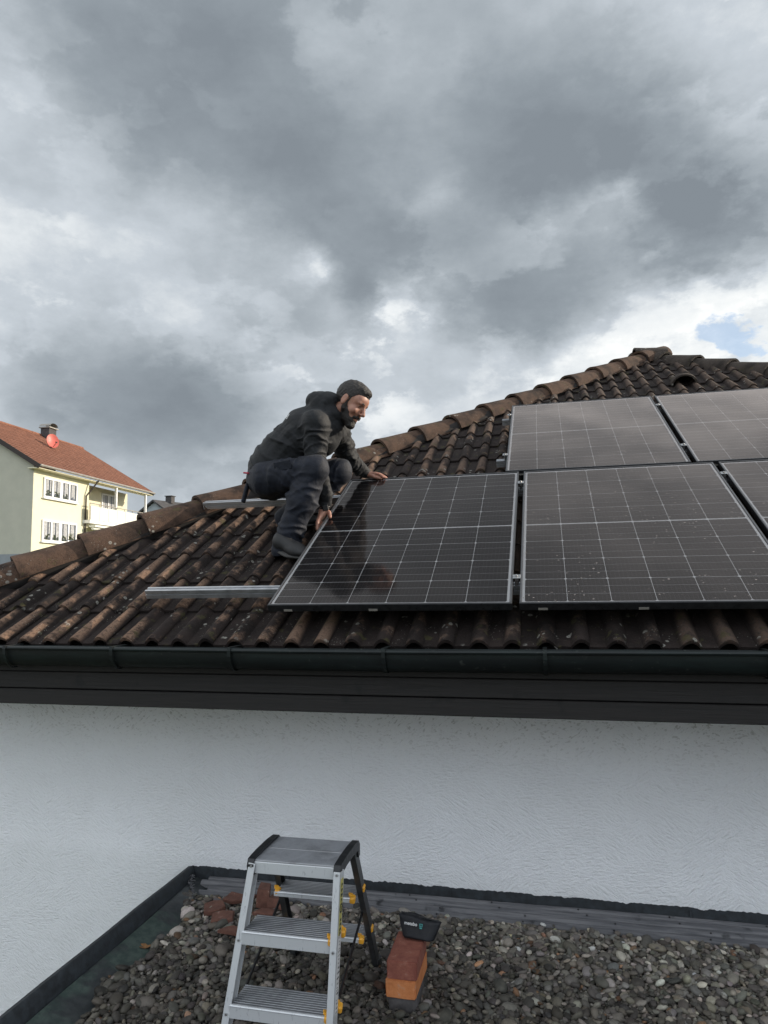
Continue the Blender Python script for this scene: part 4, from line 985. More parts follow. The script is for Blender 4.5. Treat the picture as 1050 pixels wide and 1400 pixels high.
def window(t0, t1, z0, z1, n, o, plants):
    mb = MB(); f = .11; cw = (t1 - t0) / n
    hb(mb, t0, t1, o + .005, o + .09, z0, z0 + f); hb(mb, t0, t1, o + .005, o + .09, z1 - f, z1)
    for k in range(n + 1):
        wd = f if k in (0, n) else (.24 if k == n // 2 and n == 4 else .13); c_ = t0 + k * cw; c_ = max(t0 + wd / 2, min(t1 - wd / 2, c_)); hb(mb, c_ - wd / 2, c_ + wd / 2, o + .007, o + .088, z0 + f, z1 - f)
    hb(mb, t0 - .08, t1 + .08, o + .01, o + .16, z0 - .07, z0)
    fr = mb.build('window', M['white'], yh)
    for k in range(n):
        mb = MB(); hb(mb, t0 + k * cw + .02, t0 + (k + 1) * cw - .02, o + .012, o + .045, z0 + .05, z1 - .05); mb.build('pane', M['pane'], fr)
    mb = MB()
    for k in range(n):
        a_ = t0 + k * cw + .14; b_ = t0 + (k + 1) * cw - .10
        for q in range(5):
            if (q + k) % 4 == 3: continue
            hb(mb, a_ + (b_ - a_) * q / 5, a_ + (b_ - a_) * (q + .7) / 5, o + .046, o + .050, z0 + .22 + .06 * ((q * 7 + k) % 3), z1 - f)
    mb.build('curtain', M['curtain'], fr)
    if plants:
        mb = MB()
        for k in range(n - 1):
            c_ = H(t0 + (k + .55) * cw, o + .052, z0 + .28)
            for q in range(14): mb.box(c_ + fa * rng.uniform(-.20, .20) + Vector((0, 0, rng.uniform(-.16, .16))), (.10, .006, .09), RF @ Euler((0, rng.uniform(0, 3), 0)).to_matrix())
        mb.build('pot_plant', M['potplant'], fr)
window(.85, 4.10, 5.29, 6.50, 4, 0, True); window(.83, 4.15, 2.70, 3.99, 4, 0, True); window(9.25, 10.95, 4.5, 6.65, 2, -1.5, False)
# balcony
mb = MB(); hb(mb, 4.9, 13.3, -1.5, .48, 4.10, 4.30); mb.build('balcony_slab', M['white'], yh)
for k in range(8):
    mb = MB(); a_ = 4.95 + k * 1.04; hb(mb, a_, a_ + 1.0, .46, .50, 4.32, 5.22); mb.build('balcony_panel', M['whitepanel'], yh)
mb = MB()
for k in range(9): hb(mb, 4.91 + k * 1.04 - .02, 4.91 + k * 1.04 + .02, .43, .46, 4.25, 5.40)
hb(mb, 4.9, 13.3, .43, .49, 5.36, 5.41); mb.build('balcony_rail', M['zinc'], yh)
for t_ in (8.1, 12.1): mb = MB(); hb(mb, t_ - .07, t_ + .07, .28, .42, 4.3, 6.85); mb.build('post', M['white'], yh)
mb = MB(); hb(mb, 5.1, 13.2, .30, .75, 3.85, 3.98); mb.tube([H(5.1, .55, 3.75), H(13.2, .55, 3.75)], .09, 8); mb.build('awning_box', M['whitepanel'], yh)
# chimney and dish
mb = MB(); cb = H(8.35, .55 - RW + .35, 0); mb.box(cb + Vector((0, 0, 10.6)), (.80, .66, 1.35), RF); ch = mb.build('chimney', M['chimney'], yh)
mb = MB(); mb.box(cb + Vector((0, 0, 11.31)), (1.0, .85, .08), RF); mb.build('chimney_slab', M['zinc'], ch)
mb = MB(); V = []; F = []
for k in range(9):
    an = math.pi * k / 8
    for q in (-.55, .55): V.append(cb + RF @ Vector((math.cos(an) * -.42 + 0, q * .8, .0)) + Vector((0, 0, 11.42 + math.sin(an) * .22)))
for k in range(8): F.append((2 * k, 2 * k + 1, 2 * k + 3, 2 * k + 2))
mb.add(V, F); mb.build('chimney_cowl', M['zinc'], ch)
dc = H(5.9, -3.05, 9.82); ds = thing('satellite_dish', H(5.9, -3.2, 9.1), 'red oval satellite dish in front of the chimney on the red roof', 'satellite dish')
ax = Vector((.86, -.42, .22)).normalized(); sx = ax.cross(Vector((0, 0, 1))).normalized(); sy = sx.cross(ax)
V = [dc + ax * -.10]; F = []
for r_ in range(1, 5):
    for a_ in range(20): q = r_ / 4; V.append(dc + (sx * math.cos(a_ * math.pi / 10) * .42 + sy * math.sin(a_ * math.pi / 10) * .50) * q + ax * (-.10 + .10 * q * q))
for a_ in range(20): F.append((0, 1 + a_, 1 + (a_ + 1) % 20))
for r_ in range(3):
    for a_ in range(20): F.append((1 + r_ * 20 + a_, 21 + r_ * 20 + a_, 21 + r_ * 20 + (a_ + 1) % 20, 1 + r_ * 20 + (a_ + 1) % 20))
mb = MB(); mb.add(V, F); mb.add([v - ax * .03 for v in V], [tuple(reversed(f)) for f in F]); mb.build('dish', M['dish'], ds, smooth=True)
mb = MB(); mb.tube([H(5.9, -3.2, 9.0), dc - ax * .12 - Vector((0, 0, .1))], .045, 7); mb.tube([dc - sy * .42, dc + ax * .45 - sy * .30], .02, 6); mb.box(dc + ax * .45 - sy * .28, (.08, .10, .08)); mb.build('mast', M['darkwood'], ds)

# small far house -------------------------------------------------------
fh = thing('gabled_house', (-46, 75, 4), 'small far grey house with a dark gable roof, half hidden behind the hip', 'house')
mb = MB(); mb.prism([(-47.3, 1), (-44.6, 1), (-44.6, 9.05), (-45.95, 10.15), (-47.3, 9.05)], (1, 0, 0), (0, 0, 1), (0, 75, 0), (3.5, 9.4, 0)); mb.build('wall', M['greyrender'], fh)
mb = MB(); dr = Vector((3.7, 10.2, 0))
for (xa, za, xb, zb) in ((-47.95, 8.95, -45.95, 10.40), (-43.95, 8.95, -45.95, 10.40)):
    A_ = Vector((xa, 74.6, za)); B_ = Vector((xb, 74.6, zb)); nrm = Vector((0, 0, .22)); V = [A_, B_, B_ + dr, A_ + dr]; V += [v - nrm for v in V]
    mb.add(V, [(0, 1, 2, 3), (7, 6, 5, 4), (0, 4, 5, 1), (1, 5, 6, 2), (2, 6, 7, 3), (3, 7, 4, 0)])
mb.build('roof', M['farroofgrey'], fh)
mb = MB(); mb.box((-45.0, 77.0, 10.55), (.8, .8, .9)); mb.box((-45.0, 77.0, 11.03), (1.0, 1.0, .08)); mb.build('chimney', M['chimney'], fh)

# weed on the hip
t = thing('weed', (-2.98, 3.96, .30), 'tiny tuft of yellowish weed growing on a hip tile before the far window', 'weed')
mb = MB(); rr = random.Random(3)
wp = Vector((-2.975, 3.875, .315))
for k in range(26):
    a_ = rr.uniform(0, 6.28); h_ = rr.uniform(.012, .038); b0 = wp + Vector((rr.uniform(-.035, .03), rr.uniform(-.015, .015), -.012)); tip = b0 + Vector((math.cos(a_) * .012, math.sin(a_) * .012, h_)); sd = Vector((math.sin(a_), -math.cos(a_), 0)) * .0022
    mb.add([b0 - sd, b0 + sd, tip + sd * .8, tip - sd * .3], [(0, 1, 2, 3)]); mb.add([tip, tip + Vector((.006, 0, .003)), tip + Vector((.002, .004, .007))], [(0, 1, 2)])
mb.build('stems', M['weed'], t)

# ------------------------------------------------------------------ the worker
class Field:
    """signed distance field on a grid, turned into one smooth mesh"""
    def __init__(s, lo, hi, h):
        s.lo = np.array(lo, float); s.h = h; s.n = (np.ceil((np.array(hi) - s.lo) / h)).astype(int) + 1; s.d = np.full(s.n, .5, np.float32)
    def region(s, lo, hi, pad):
        a = np.clip(np.floor((np.minimum(lo, hi) - pad - s.lo) / s.h).astype(int), 0, s.n - 1); b = np.clip(np.ceil((np.maximum(lo, hi) + pad - s.lo) / s.h).astype(int) + 1, 1, s.n)
        if np.any(b <= a): return None, None
        sl = tuple(slice(x, y) for x, y in zip(a, b)); g = [s.lo[i] + s.h * np.arange(a[i], b[i]) for i in range(3)]
        return sl, np.stack(np.meshgrid(*g, indexing='ij'), -1)
    def merge(s, sl, d, k, sub=False):
        a = s.d[sl]
        if sub: d = -d; h = np.clip(.5 + .5 * (a - d) / -k if False else .5 - .5 * (d - a) / k * -1, 0, 1); h = np.clip(.5 - .5 * (a - d) / k, 0, 1); s.d[sl] = a * (1 - h) + d * h + k * h * (1 - h)
        else: h = np.clip(.5 + .5 * (a - d) / k, 0, 1); s.d[sl] = a * (1 - h) + d * h - k * h * (1 - h)
    def cap(s, p, q, r1, r2, k=.02, flat=None, sub=False):
        """tapered capsule; flat=(axis, factor) squashes it along an axis"""
        p = np.array(p, float); q = np.array(q, float); R = max(r1, r2) * 1.3 + k * 1.2 + .01; sl, P = s.region(p, q, R)
        if sl is None: return
        ab = q - p; t = np.clip(((P - p) @ ab) / max(ab @ ab, 1e-9), 0, 1); v = P - (p + t[..., None] * ab)
        if flat is not None: ax = np.array(flat[0], float); ax /= np.linalg.norm(ax); c = v @ ax; v = v + (c * (1 / flat[1] - 1))[..., None] * ax
        d = np.linalg.norm(v, axis=-1) - (r1 + (r2 - r1) * t)
        if flat is not None and flat[1] < 1: d = d * (flat[1] + 1) / 2
        s.merge(sl, d, k, sub)
    def ell(s, c, rad, A=None, k=.02, sub=False):
        c = np.array(c, float); rad = np.array(rad, float); R = rad.max() * 1.05 + k * 1.2 + .01; sl, P = s.region(c, c, R)
        if sl is None: return
        v = P - c
        if A is not None: v = v @ np.array(A, float).T                 # rows of A: local axes
        k0 = np.linalg.norm(v / rad, axis=-1); k1 = np.linalg.norm(v / rad ** 2, axis=-1) + 1e-9
        s.merge(sl, k0 * (k0 - 1) / k1, k, sub)
    def folds(s, amp, f):
        g = [s.lo[i] + s.h * np.arange(s.n[i]) for i in range(3)]; m = np.abs(s.d) < .04; ii = np.argwhere(m); P = s.lo + ii * s.h
        s.d[m] += (amp * f(P)).astype(np.float32)
    def mesh(s, name, material, org, smooth_it=1, keep=None):
        d = s.d; n = d.shape; ins = d < 0
        c = np.zeros(tuple(x - 1 for x in n), np.int8)
        for dx in (0, 1):
            for dy in (0, 1):
                for dz in (0, 1): c += ins[dx:n[0] - 1 + dx, dy:n[1] - 1 + dy, dz:n[2] - 1 + dz]
        act = (c > 0) & (c < 8); idx = np.full(act.shape, -1, np.int64); cells = np.argwhere(act); idx[act] = np.arange(len(cells))
        acc = np.zeros((len(cells), 3)); cnt = np.zeros(len(cells)); corner = [(0, 0, 0), (1, 0, 0), (0, 1, 0), (1, 1, 0), (0, 0, 1), (1, 0, 1), (0, 1, 1), (1, 1, 1)]
        for a in range(8):
            for b in range(a + 1, 8):
                ca, cb = np.array(corner[a]), np.array(corner[b])
                if np.abs(ca - cb).sum() != 1: continue
                va = d[tuple((cells + ca).T)]; vb = d[tuple((cells + cb).T)]; m = (va < 0) != (vb < 0); t = np.where(m, va / np.where(m, va - vb, 1), 0)
                acc += np.where(m[:, None], ca + (cb - ca) * t[:, None], 0); cnt += m
        V = s.lo + (cells + acc / np.maximum(cnt, 1)[:, None]) * s.h; Q = []
        for ax in range(3):
            o1, o2 = [(1, 2), (2, 0), (0, 1)][ax]; sl0 = [slice(1, x - 1) for x in n]; sl0[ax] = slice(0, n[ax] - 1); sl1 = list(sl0); sl1[ax] = slice(1, n[ax])
            A = ins[tuple(sl0)]; Bq = ins[tuple(sl1)]; e = np.argwhere(A != Bq); flip = A[tuple(e.T)]
            st = np.array([1, 1, 1]); st[ax] = 0; e = e + st; u1 = np.zeros(3, int); u1[o1] = 1; u2 = np.zeros(3, int); u2[o2] = 1
            q = np.stack([idx[tuple((e - u1 - u2).T)], idx[tuple((e - u2).T)], idx[tuple(e.T)], idx[tuple((e - u1).T)]], 1); q[~flip] = q[~flip][:, ::-1]; Q.append(q)
        Q = np.concatenate(Q); Q = Q[(Q >= 0).all(1)]
        for _ in range(smooth_it):                                    # light smoothing
            S_ = np.zeros_like(V); N_ = np.zeros(len(V))
            for a in range(4): np.add.at(S_, Q[:, a], V[Q[:, (a + 1) % 4]]); np.add.at(S_, Q[:, a], V[Q[:, (a - 1) % 4]]); np.add.at(N_, Q[:, a], 2)
            V = V * .5 + .5 * S_ / np.maximum(N_, 1)[:, None]
        return npmesh(name, V - np.array(org), Q, material)

worker = thing('person', (-1.43, 3.92, .20), 'bearded man in dark work clothes crouching on the roof and gripping a panel', 'person')
WO = ORG[worker.name]
v3 = lambda *a: np.array(a, float)
nrm = lambda v: np.array(v) / np.linalg.norm(v)
# joints
PEL = v3(-1.650, 4.02, .665); WAI = v3(-1.560, 4.02, .800); CHE = v3(-1.390, 4.02, .935); NEC = v3(-1.262, 4.01, 1.040)
SHN = v3(-1.300, 3.845, .955); SHF = v3(-1.275, 4.195, .975)
ELN = v3(-1.318, 3.885, .700); WRN = v3(-1.290, 3.972, .463)
ELF = v3(-1.262, 4.395, .835); WRF = v3(-1.182, 4.555, .748)
HIN = v3(-1.625, 3.905, .640); HIF = v3(-1.610, 4.135, .655)
KNN = v3(-1.305, 3.820, .662); KNF = v3(-1.262, 4.175, .700)
ANN = v3(-1.465, 3.840, .285); ANF = v3(-1.560, 4.190, .465)
# head frame: F where the face points, U up through the crown, L towards his left
HC = v3(-1.122, 3.995, 1.098); Fh = nrm([.84, -.19, -.60]); Uh = nrm(v3(.50, -.02, .86) - Fh * np.dot(v3(.50, -.02, .86), Fh)); Lh = np.cross(Uh, Fh); HA = np.stack([Fh, Lh, Uh]); HS = 1.07
def hp(f, l, u): return HC + (Fh * f + Lh * l + Uh * u) * HS
def hr_(*r): return np.array(r) * HS
body = Field((-1.85, 3.62, .10), (-.98, 4.70, 1.30), .0052)
b = body
b.cap(PEL, WAI, .115, .11, .04); b.cap(WAI, CHE, .11, .125, .05); b.cap(CHE, NEC, .12, .06, .05); b.cap(SHN, SHF, .055, .055, .05); b.cap(NEC, HC - Uh * .05 - Fh * .02, .058, .056, .02)
for sh, el, wr in ((SHN, ELN, WRN), (SHF, ELF, WRF)): b.cap(sh, el, .044, .034, .02); b.cap(el, wr, .030, .021, .012)
for hi, kn, an in ((HIN, KNN, ANN), (HIF, KNF, ANF)): b.cap(hi, kn, .072, .050, .03); b.cap(kn, an, .050, .034, .02)
b.cap(ANN, v3(-1.42, 3.81, .235), .024, .020, .02); b.cap(ANF, v3(-1.50, 4.17, .435), .024, .020, .02)
# skull, face, jaw
b.ell(hp(-.012, 0, .030), hr_(.096, .075, .088), HA, .010); b.ell(hp(.030, 0, -.030), hr_(.062, .058, .078), HA, .018); b.ell(hp(.040, 0, -.085), hr_(.045, .044, .032), HA, .02)
b.ell(hp(.055, 0, .035), hr_(.038, .055, .035), HA, .02)
for sd in (-1, 1):
    b.ell(hp(.058, sd * .042, -.030), hr_(.026, .020, .022), HA, .012)                 # cheekbone
    b.ell(hp(.084, sd * .031, .006), hr_(.016, .018, .010), HA, .008, sub=True)         # eye socket
    b.ell(hp(.070, sd * .031, .005), hr_(.0125, .0125, .0115), HA, .004)                # eyeball under the lid
    b.cap(hp(.084, sd * .012, .022), hp(.074, sd * .048, .020), .0085 * HS, .007 * HS, .010)   # brow
    b.ell(hp(-.004, sd * .078, -.006), hr_(.019, .008, .033), HA, .006); b.ell(hp(-.002, sd * .088, -.004), hr_(.009, .006, .018), HA, .004, sub=True)
b.cap(hp(.088, 0, .016), hp(.112, 0, -.028), .0075 * HS, .0115 * HS, .008); b.ell(hp(.100, .011, -.033), hr_(.010, .008, .007), HA, .005); b.ell(hp(.100, -.011, -.033), hr_(.010, .008, .007), HA, .005)
b.ell(hp(.086, 0, -.062), hr_(.012, .024, .0065), HA, .005); b.ell(hp(.083, 0, -.076), hr_(.012, .021, .0075), HA, .005); b.ell(hp(.097, 0, -.069), hr_(.006, .024, .0018), HA, .002, sub=True)
b.ell(hp(.070, 0, -.102), hr_(.018, .022, .016), HA, .012)
# hands -----------------------------------------------------------------
def hand(b, wrist, palm, knuckles, fingers, thumb, up):
    b.cap(wrist, palm, .025, .027, .012, flat=(up, .68))
    for (k0, f) in zip(knuckles, fingers):
        b.cap(palm, k0, .018, .0125, .010, flat=(up, .8)); pts = [k0] + f
        for i in range(len(pts) - 1): b.cap(pts[i], pts[i + 1], .0108 - .0008 * i, .0100 - .0010 * i, .0035)
    for i in range(len(thumb) - 1): b.cap(thumb[i], thumb[i + 1], .0145 - .0018 * i, .0125 - .0018 * i, .005)
# near hand: palm against the panel edge, fingers curled under it, thumb on the glass
px_ = X0
kn = [v3(px_ - .030, 3.985 - .022 * k - .004, .418 - .006 * k - .012 * k) for k in range(4)]
fn_ = [[k + v3(-.004 + .002 * i, -.010, -.040), k + v3(.022, -.016, -.066 + .002 * i), k + v3(.050, -.012, -.074)] for i, k in enumerate(kn)]
hand(b, WRN, v3(px_ - .012, 3.962, .425), kn, fn_, [v3(px_ + .004, 3.972, .440), v3(px_ + .026, 3.968, .424), v3(px_ + .034, 3.958, .404), v3(px_ + .038, 3.950, .394)], (.6, -.7, .3))
# index finger lying along the frame beside the thumb
# far hand: reaching over the top edge of the panel, fingers on the glass, thumb folded below
k2 = [v3(-1.112 + .004 * k, 4.545 + .021 * (k - 1), .742 - .002 * abs(k - 1)) for k in range(4)]
f2_ = [[k + v3(.030, -.006 + .002 * i, -.008), k + v3(.050, -.010, -.020), k + v3(.062, -.012, -.031)] for i, k in enumerate(k2)]
hand(b, WRF, v3(-1.146, 4.555, .738), k2, f2_, [v3(-1.155, 4.535, .730), v3(-1.120, 4.518, .718), v3(-1.090, 4.516, .708), v3(-1.070, 4.518, .702)], (.1, 0, 1))
link('body', b.mesh('body', M['skin'], WO, 1), worker)

# hair and beard --------------------------------------------------------
def headfield(h=.0036): return Field(HC - .19, HC + .19, h)
hf = headfield(); hf.ell(hp(-.014, 0, .034), hr_(.101, .0795, .092), HA, .01); hf.ell(hp(.028, 0, .090), hr_(.058, .052, .028), HA, .02)
sl, P = hf.region(HC - .19, HC + .19, 0); q = (P - HC) / HS; f_, l_, u_ = q @ Fh, q @ Lh, q @ Uh
# keep the hair above a hairline: forehead edge, temple, over the ear and nape
line = np.where(f_ > .050, .058 + (f_ - .050) * .1 - .5 * np.abs(l_) ** 1.3 * .2, np.where(f_ > .030, .030 + (f_ - .030) * 1.4, np.where(f_ > .014, -.022 + (f_ - .014) * 3.2, np.where(f_ > -.022, .018, -.045)))) + .004 * np.sin(f_ * 400) * np.sin(l_ * 300)
cut = (line - u_) * HS; hf.d = np.maximum(hf.d, cut[:hf.d.shape[0], :hf.d.shape[1], :hf.d.shape[2]].astype(np.float32))
def hairn(P): return np.sin(P[:, 0] * 160 + np.sin(P[:, 2] * 90) * 2) * np.sin(P[:, 1] * 130 + np.sin(P[:, 0] * 70)) * np.sin(P[:, 2] * 120 + 1)
hf.folds(.0028, hairn); link('hair', hf.mesh('hair', M['hair'], WO, 1), worker)
bf = headfield(); bf.ell(hp(.041, 0, -.085), hr_(.0495, .049, .038), HA, .01); bf.ell(hp(.022, 0, -.045), hr_(.057, .0615, .058), HA, .015); bf.cap(hp(.085, -.026, -.060), hp(.085, .026, -.060), .009, .009, .01); bf.cap(hp(.094, -.01, -.053), hp(.094, .01, -.053), .0095, .0095, .008); bf.ell(hp(.070, 0, -.112), hr_(.030, .030, .024), HA, .012)
bf.cap(hp(.004, -.066, -.005), hp(.012, -.062, -.05), .014, .016, .01); bf.cap(hp(.004, .066, -.005), hp(.012, .062, -.05), .014, .016, .01)
bl = np.maximum(u_ + .015 - np.clip(.028 - f_, 0, .03) * 1.3 - 0.0, 0 * u_ - 9)                    # top edge of the beard rises towards the ears
cheek = (u_ - np.where(f_ > .055, -.048, np.where(f_ > .022, -.020 - (f_ - .022) * .9, .012))) * HS
bf.d = np.maximum(bf.d, cheek[:bf.d.shape[0], :bf.d.shape[1], :bf.d.shape[2]].astype(np.float32)); bf.ell(hp(.106, 0, -.0660), hr_(.020, .012, .0050), HA, .003, sub=True)
bf.folds(.0022, hairn); link('beard', bf.mesh('beard', M['hair'], WO, 1), worker)
for sd in (-1, 1):
    mb = MB(); c_ = hp(.0815, sd * .030, .0055); mb.tube([c_ - Lh * .012 * HS - Uh * .001, c_ + Fh * .0015, c_ + Lh * .012 * HS - Uh * .001], [.002, .0042, .002], 8); mb.build('eye', M['eye'], worker, smooth=True)
    mb = MB(); mb.tube([hp(.0905, sd * .010, .021), hp(.0895, sd * .026, .027), hp(.078, sd * .046, .021)], [.0045, .0050, .0022], 7); mb.build('eyebrow', M['hair'], worker, smooth=True)

# jacket ------------------------------------------------------------------
jk = Field((-1.92, 3.60, .42), (-1.05, 4.62, 1.25), .0068)
side = (0, 1, 0)
jk.ell(PEL + v3(-.015, 0, .055), (.142, .170, .100), np.stack([nrm([.8, 0, .6]), [0, 1, 0], nrm([-.6, 0, .8])]), .03)
jk.cap(PEL + v3(.02, 0, .07), WAI,   .142, .146, .05, flat=(side, 1.12)); jk.cap(WAI, CHE, .146, .156, .06, flat=(side, 1.12)); jk.cap(CHE, NEC - v3(.03, 0, .02), .160, .095, .06, flat=(side, 1.1))
jk.cap(SHN + v3(0, .03, -.01), SHF + v3(0, -.03, -.01), .082, .082, .05)
jk.cap(SHN, ELN, .076, .062, .03); jk.cap(ELN, WRN + v3(.004, -.006, .052), .066, .047, .02); jk.cap(WRN + v3(.002, -.006, .055), WRN + v3(0, 0, .022), .044, .040, .006)
jk.cap(SHF, ELF, .078, .064, .03); jk.cap(ELF, WRF - (WRF - ELF) * .10, .062, .040, .02); jk.cap(WRF - (WRF - ELF) * .16, WRF - (WRF - ELF) * .02, .041, .040, .006)
jk.cap(NEC + v3(.005, -.040, .065), NEC + v3(.005, .040, .065), .066, .066, .03); jk.cap(NEC + v3(-.01, -.045, .035), NEC + v3(-.01, .045, .035), .070, .070, .03)                          # collar
jk.cap(NEC + v3(.035, -.03, -.015), NEC + v3(.035, .03, -.015), .050, .050, .03)
jk.cap(NEC + v3(.035, 0, -.03), CHE + v3(.105, 0, -.06), .060, .075, .04)
jk.ell(NEC + v3(-.085, 0, .088), (.072, .105, .045), np.stack([nrm([.9, 0, .35]), [0, 1, 0], nrm([-.35, 0, .9])]), .018)   # folded hood
jk.cap(NEC + v3(-.055, -.075, .045), NEC + v3(-.055, .075, .045), .048, .048, .03); jk.ell(NEC + v3(-.112, 0, .092), (.030, .080, .030), None, .012)
jk.ell(NEC + v3(-.060, -.02, .112), (.030, .055, .006), None, .014, sub=True)
# opening at the neck
jk.ell(HC - Uh * .055 - Fh * .01, (.066, .066, .062), None, .012, sub=True)
def foldf(P):
    x, y, z = P.T
    a = np.sin(38 * x + 62 * z + 2.2 * np.sin(17 * y + 11 * x)) ** 3; b_ = np.sin(70 * z - 34 * x + 2.5 * np.sin(21 * x + 19 * y)) ** 3; c = np.sin(24 * (x + z) + 15 * y)
    env = .6 + .5 * np.sin(14 * x + 9 * z + 7 * y)
    return (a * .9 + b_ * .8) * env + .7 * c
jk.folds(.0040, foldf)
def wraps(fl, a, b_, r, freq, slant, amp, t0=.0, t1=1.0, ph=0.0, sharp=.17):
    """soft ridges of cloth that run round a limb"""
    a = np.array(a, float); ab = np.array(b_, float) - a; L = np.linalg.norm(ab); ax = ab / L; e1 = nrm(np.cross(ax, [.1, .3, 1])); e2 = np.cross(ax, e1)
    def f(P):
        v = P - a; t = v @ ax / L; c1 = v @ e1; c2 = v @ e2; an = np.arctan2(c2, c1); rad = np.hypot(c1, c2)
        q = t * freq + slant * np.sin(an + ph) + .35 * np.sin(2 * an + 3 * ph + t * 5) + .2 * np.sin(31 * c1 + 23 * t); q = q - np.floor(q) - .5
        win = np.clip((t - t0) / .12, 0, 1) * np.clip((t1 - t) / .12, 0, 1) * np.clip((r * 1.5 - rad) / (r * .3), 0, 1) * (.45 + .55 * np.sin(an * 1.0 + ph * 1.7 + t * 7) ** 2)
        return -np.exp(-(q / sharp) ** 2) * win
    fl.folds(amp, f)
wraps(jk, SHN, ELN, .085, 5.5, .55, .012, .0, 1.1, 1.0); wraps(jk, ELN, WRN, .07, 5.0, .5, .009, -.1, .85, 2.0)
wraps(jk, SHF, ELF, .085, 4.5, .5, .011, .0, 1.1, .4); wraps(jk, ELF, WRF, .07, 5.5, .5, .010, -.1, .95, 2.6)
wraps(jk, PEL, CHE, .20, 3.6, .6, .012, -.1, .9, 4.2, .14)
link('jacket', jk.mesh('jacket', M['jacket'], WO, 1), worker)
# trousers ----------------------------------------------------------------
tr = Field((-1.90, 3.62, .16), (-1.10, 4.42, .92), .0066)
tr.ell(PEL + v3(-.01, 0, -.005), (.142, .172, .130), None, .03); tr.cap(PEL, PEL + v3(.05, 0, .08), .13, .13, .04)
for hi, kn_, an in ((HIN, KNN, ANN), (HIF, KNF, ANF)):
    tr.cap(hi, kn_, .110, .080, .035); tr.cap(kn_, kn_ + (an - kn_) * .5, .080, .084, .015); tr.cap(kn_ + (an - kn_) * .5, an + (kn_ - an) * .10, .084, .072, .03)
    tr.cap(an + (kn_ - an) * .14, an + (an - kn_) * .19, .074, .078, .010); tr.ell(kn_ + v3(.014, -.0, .012), (.074, .078, .078), None, .02)
def foldt(P):
    x, y, z = P.T
    a = np.sin(58 * z + 30 * x + 2.4 * np.sin(19 * x + 9 * y)) ** 3; b_ = np.sin(64 * x - 30 * z + 2.6 * np.sin(15 * z + 12 * y)) ** 3
    return a * (.5 + .5 * np.sin(9 * x + 13 * z)) + .8 * b_ * (.5 + .5 * np.cos(11 * z - 8 * x)) + .5 * np.sin(20 * x + 26 * z)
tr.folds(.0042, foldt)
wraps(tr, KNN, ANN, .09, 4.6, .6, .010, .0, .75, .8); wraps(tr, KNN, ANN, .09, 9.0, .35, .012, .70, 1.2, 2.2, .2); wraps(tr, HIN, KNN, .12, 4.0, .7, .011, .15, .95, 3.4)
wraps(tr, KNF, ANF, .09, 5, .5, .010, .0, 1.0, 1.5); wraps(tr, HIF, KNF, .12, 4.0, .7, .010, .3, 1.1, .3)
link('trousers', tr.mesh('trousers', M['trousers'], WO, 1), worker)
# thigh pocket flap, tool loop, hem trim
mb = MB(); d_ = (KNN - HIN); dn = nrm(d_)
mb.box(HIN + d_ * .45 + v3(0, -.099, .040), (.120, .012, .055), Matrix((tuple(dn), (0, 1, 0), tuple(nrm(np.cross(dn, [0, 1, 0]))))).transposed() @ Euler((.25, 0, 0)).to_matrix(), .003); mb.build('pocket_flap', M['trousers'], worker)
mb = MB(); mb.box((-1.785, 3.93, .56), (.020, .05, .12), Euler((.0, .25, .2)).to_matrix(), .006); mb.build('hammer_loop', M['trousers'], worker)
mb = MB(); mb.tube([(-1.800, 3.945, .690), (-1.775, 3.885, .680), (-1.735, 3.862, .672)], .006, 6); mb.build('hem_trim', M['red_trim'], worker)
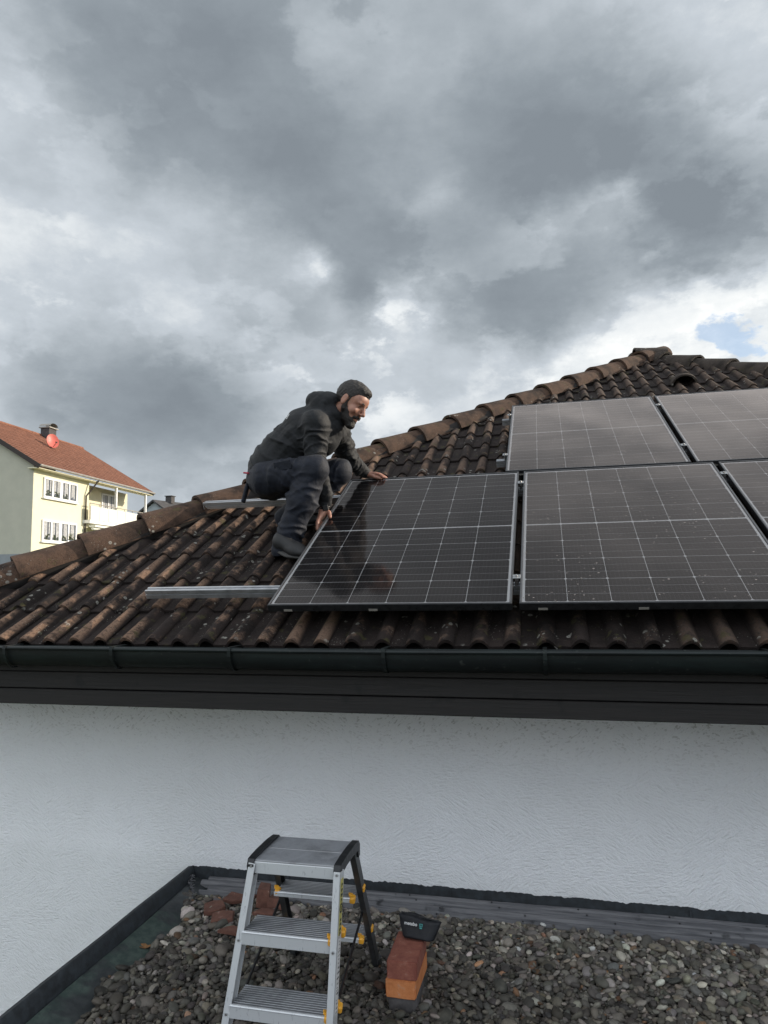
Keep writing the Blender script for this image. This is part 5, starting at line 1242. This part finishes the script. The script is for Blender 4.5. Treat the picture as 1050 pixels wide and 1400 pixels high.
# shoes --------------------------------------------------------------------
def shoe(heel, toe, ank):
    heel = np.array(heel, float); toe = np.array(toe, float); ax_ = nrm(toe - heel); up = nrm(v3(0, -ST * .6, CT) - ax_ * np.dot(v3(0, -ST * .6, CT), ax_)); sd = np.cross(up, ax_); A_ = np.stack([ax_, sd, up]); L = np.linalg.norm(toe - heel)
    f = Field(np.minimum(heel, toe) - .10, np.maximum(heel, toe) + .15, .005)
    f.ell(heel + ax_ * .045 + up * .045, (.055, .040, .050), A_, .02); f.ell(heel + ax_ * (L - .075) + up * .030, (.085, .050, .036), A_, .03); f.cap(heel + ax_ * .05 + up * .06, heel + ax_ * (L - .08) + up * .035, .042, .040, .03); f.cap(heel + ax_ * .045 + up * .05, np.array(ank) + v3(0, 0, .02), .045, .048, .02)
    link('shoe', f.mesh('shoe', M['shoe'], WO, 1), worker)
    f = Field(np.minimum(heel, toe) - .10, np.maximum(heel, toe) + .10, .005)
    f.cap(heel + ax_ * .042 + up * .002, heel + ax_ * (L - .10) + up * 0, .046, .050, .02, flat=(up, .32)); f.cap(heel + ax_ * (L - .12), heel + ax_ * (L - .045) + up * .006, .053, .045, .02, flat=(up, .32)); link('sole', f.mesh('sole', M['sole'], WO, 1), worker)
shoe((-1.545, 3.840, .210), (-1.325, 3.735, .145), ANN + v3(-.01, 0, 0)); shoe((-1.650, 4.205, .392), (-1.385, 4.110, .365), ANF)
# watch
mb = MB(); wd_ = nrm(WRN - ELN); c_ = WRN + wd_ * .004; s1 = nrm(np.cross(wd_, [0, 1, 0])); s2 = np.cross(wd_, s1)
ring = [c_ + (s1 * math.cos(a_ * math.pi / 10) * 1.0 + s2 * math.sin(a_ * math.pi / 10)) * .0285 for a_ in range(21)]
mb.tube([p + wd_ * 0 for p in ring], .0065, 6, cap=False); wt = mb.build('watch', M['blackrub'], worker, smooth=True)
fd = nrm([.35, -.93, .1]); fd = nrm(fd - wd_ * np.dot(fd, wd_)); mb = MB(); mb.box(c_ + fd * .032, (.034, .011, .034), Matrix((tuple(np.cross(fd, wd_)), tuple(fd), tuple(wd_))).transposed(), .003); mb.build('watch_face', M['blackrub'], wt)
# white print on the back of the jacket
mb = MB(); pb = v3(-1.487, 3.895, 1.005); bx_ = nrm([.72, -.12, .68]); bn = nrm([-.55, -.62, .56]); bn = nrm(bn - bx_ * np.dot(bn, bx_)); by_ = np.cross(bn, bx_)
PRINT = (pb, bx_, by_, bn)
for (a_, c2, w1, h1) in ((-.014, 0, .004, .018), (-.008, .004, .004, .012), (-.002, 0, .004, .018), (.006, 0, .004, .018), (.011, .007, .008, .004), (.011, 0, .007, .004), (-.004, -.016, .018, .003)):
    mb.box(pb + bx_ * a_ + by_ * c2 + bn * .012, (w1, h1, .006), Matrix((tuple(bx_), tuple(by_), tuple(bn))).transposed())
mb.build('back_print', M['white_print'], worker)
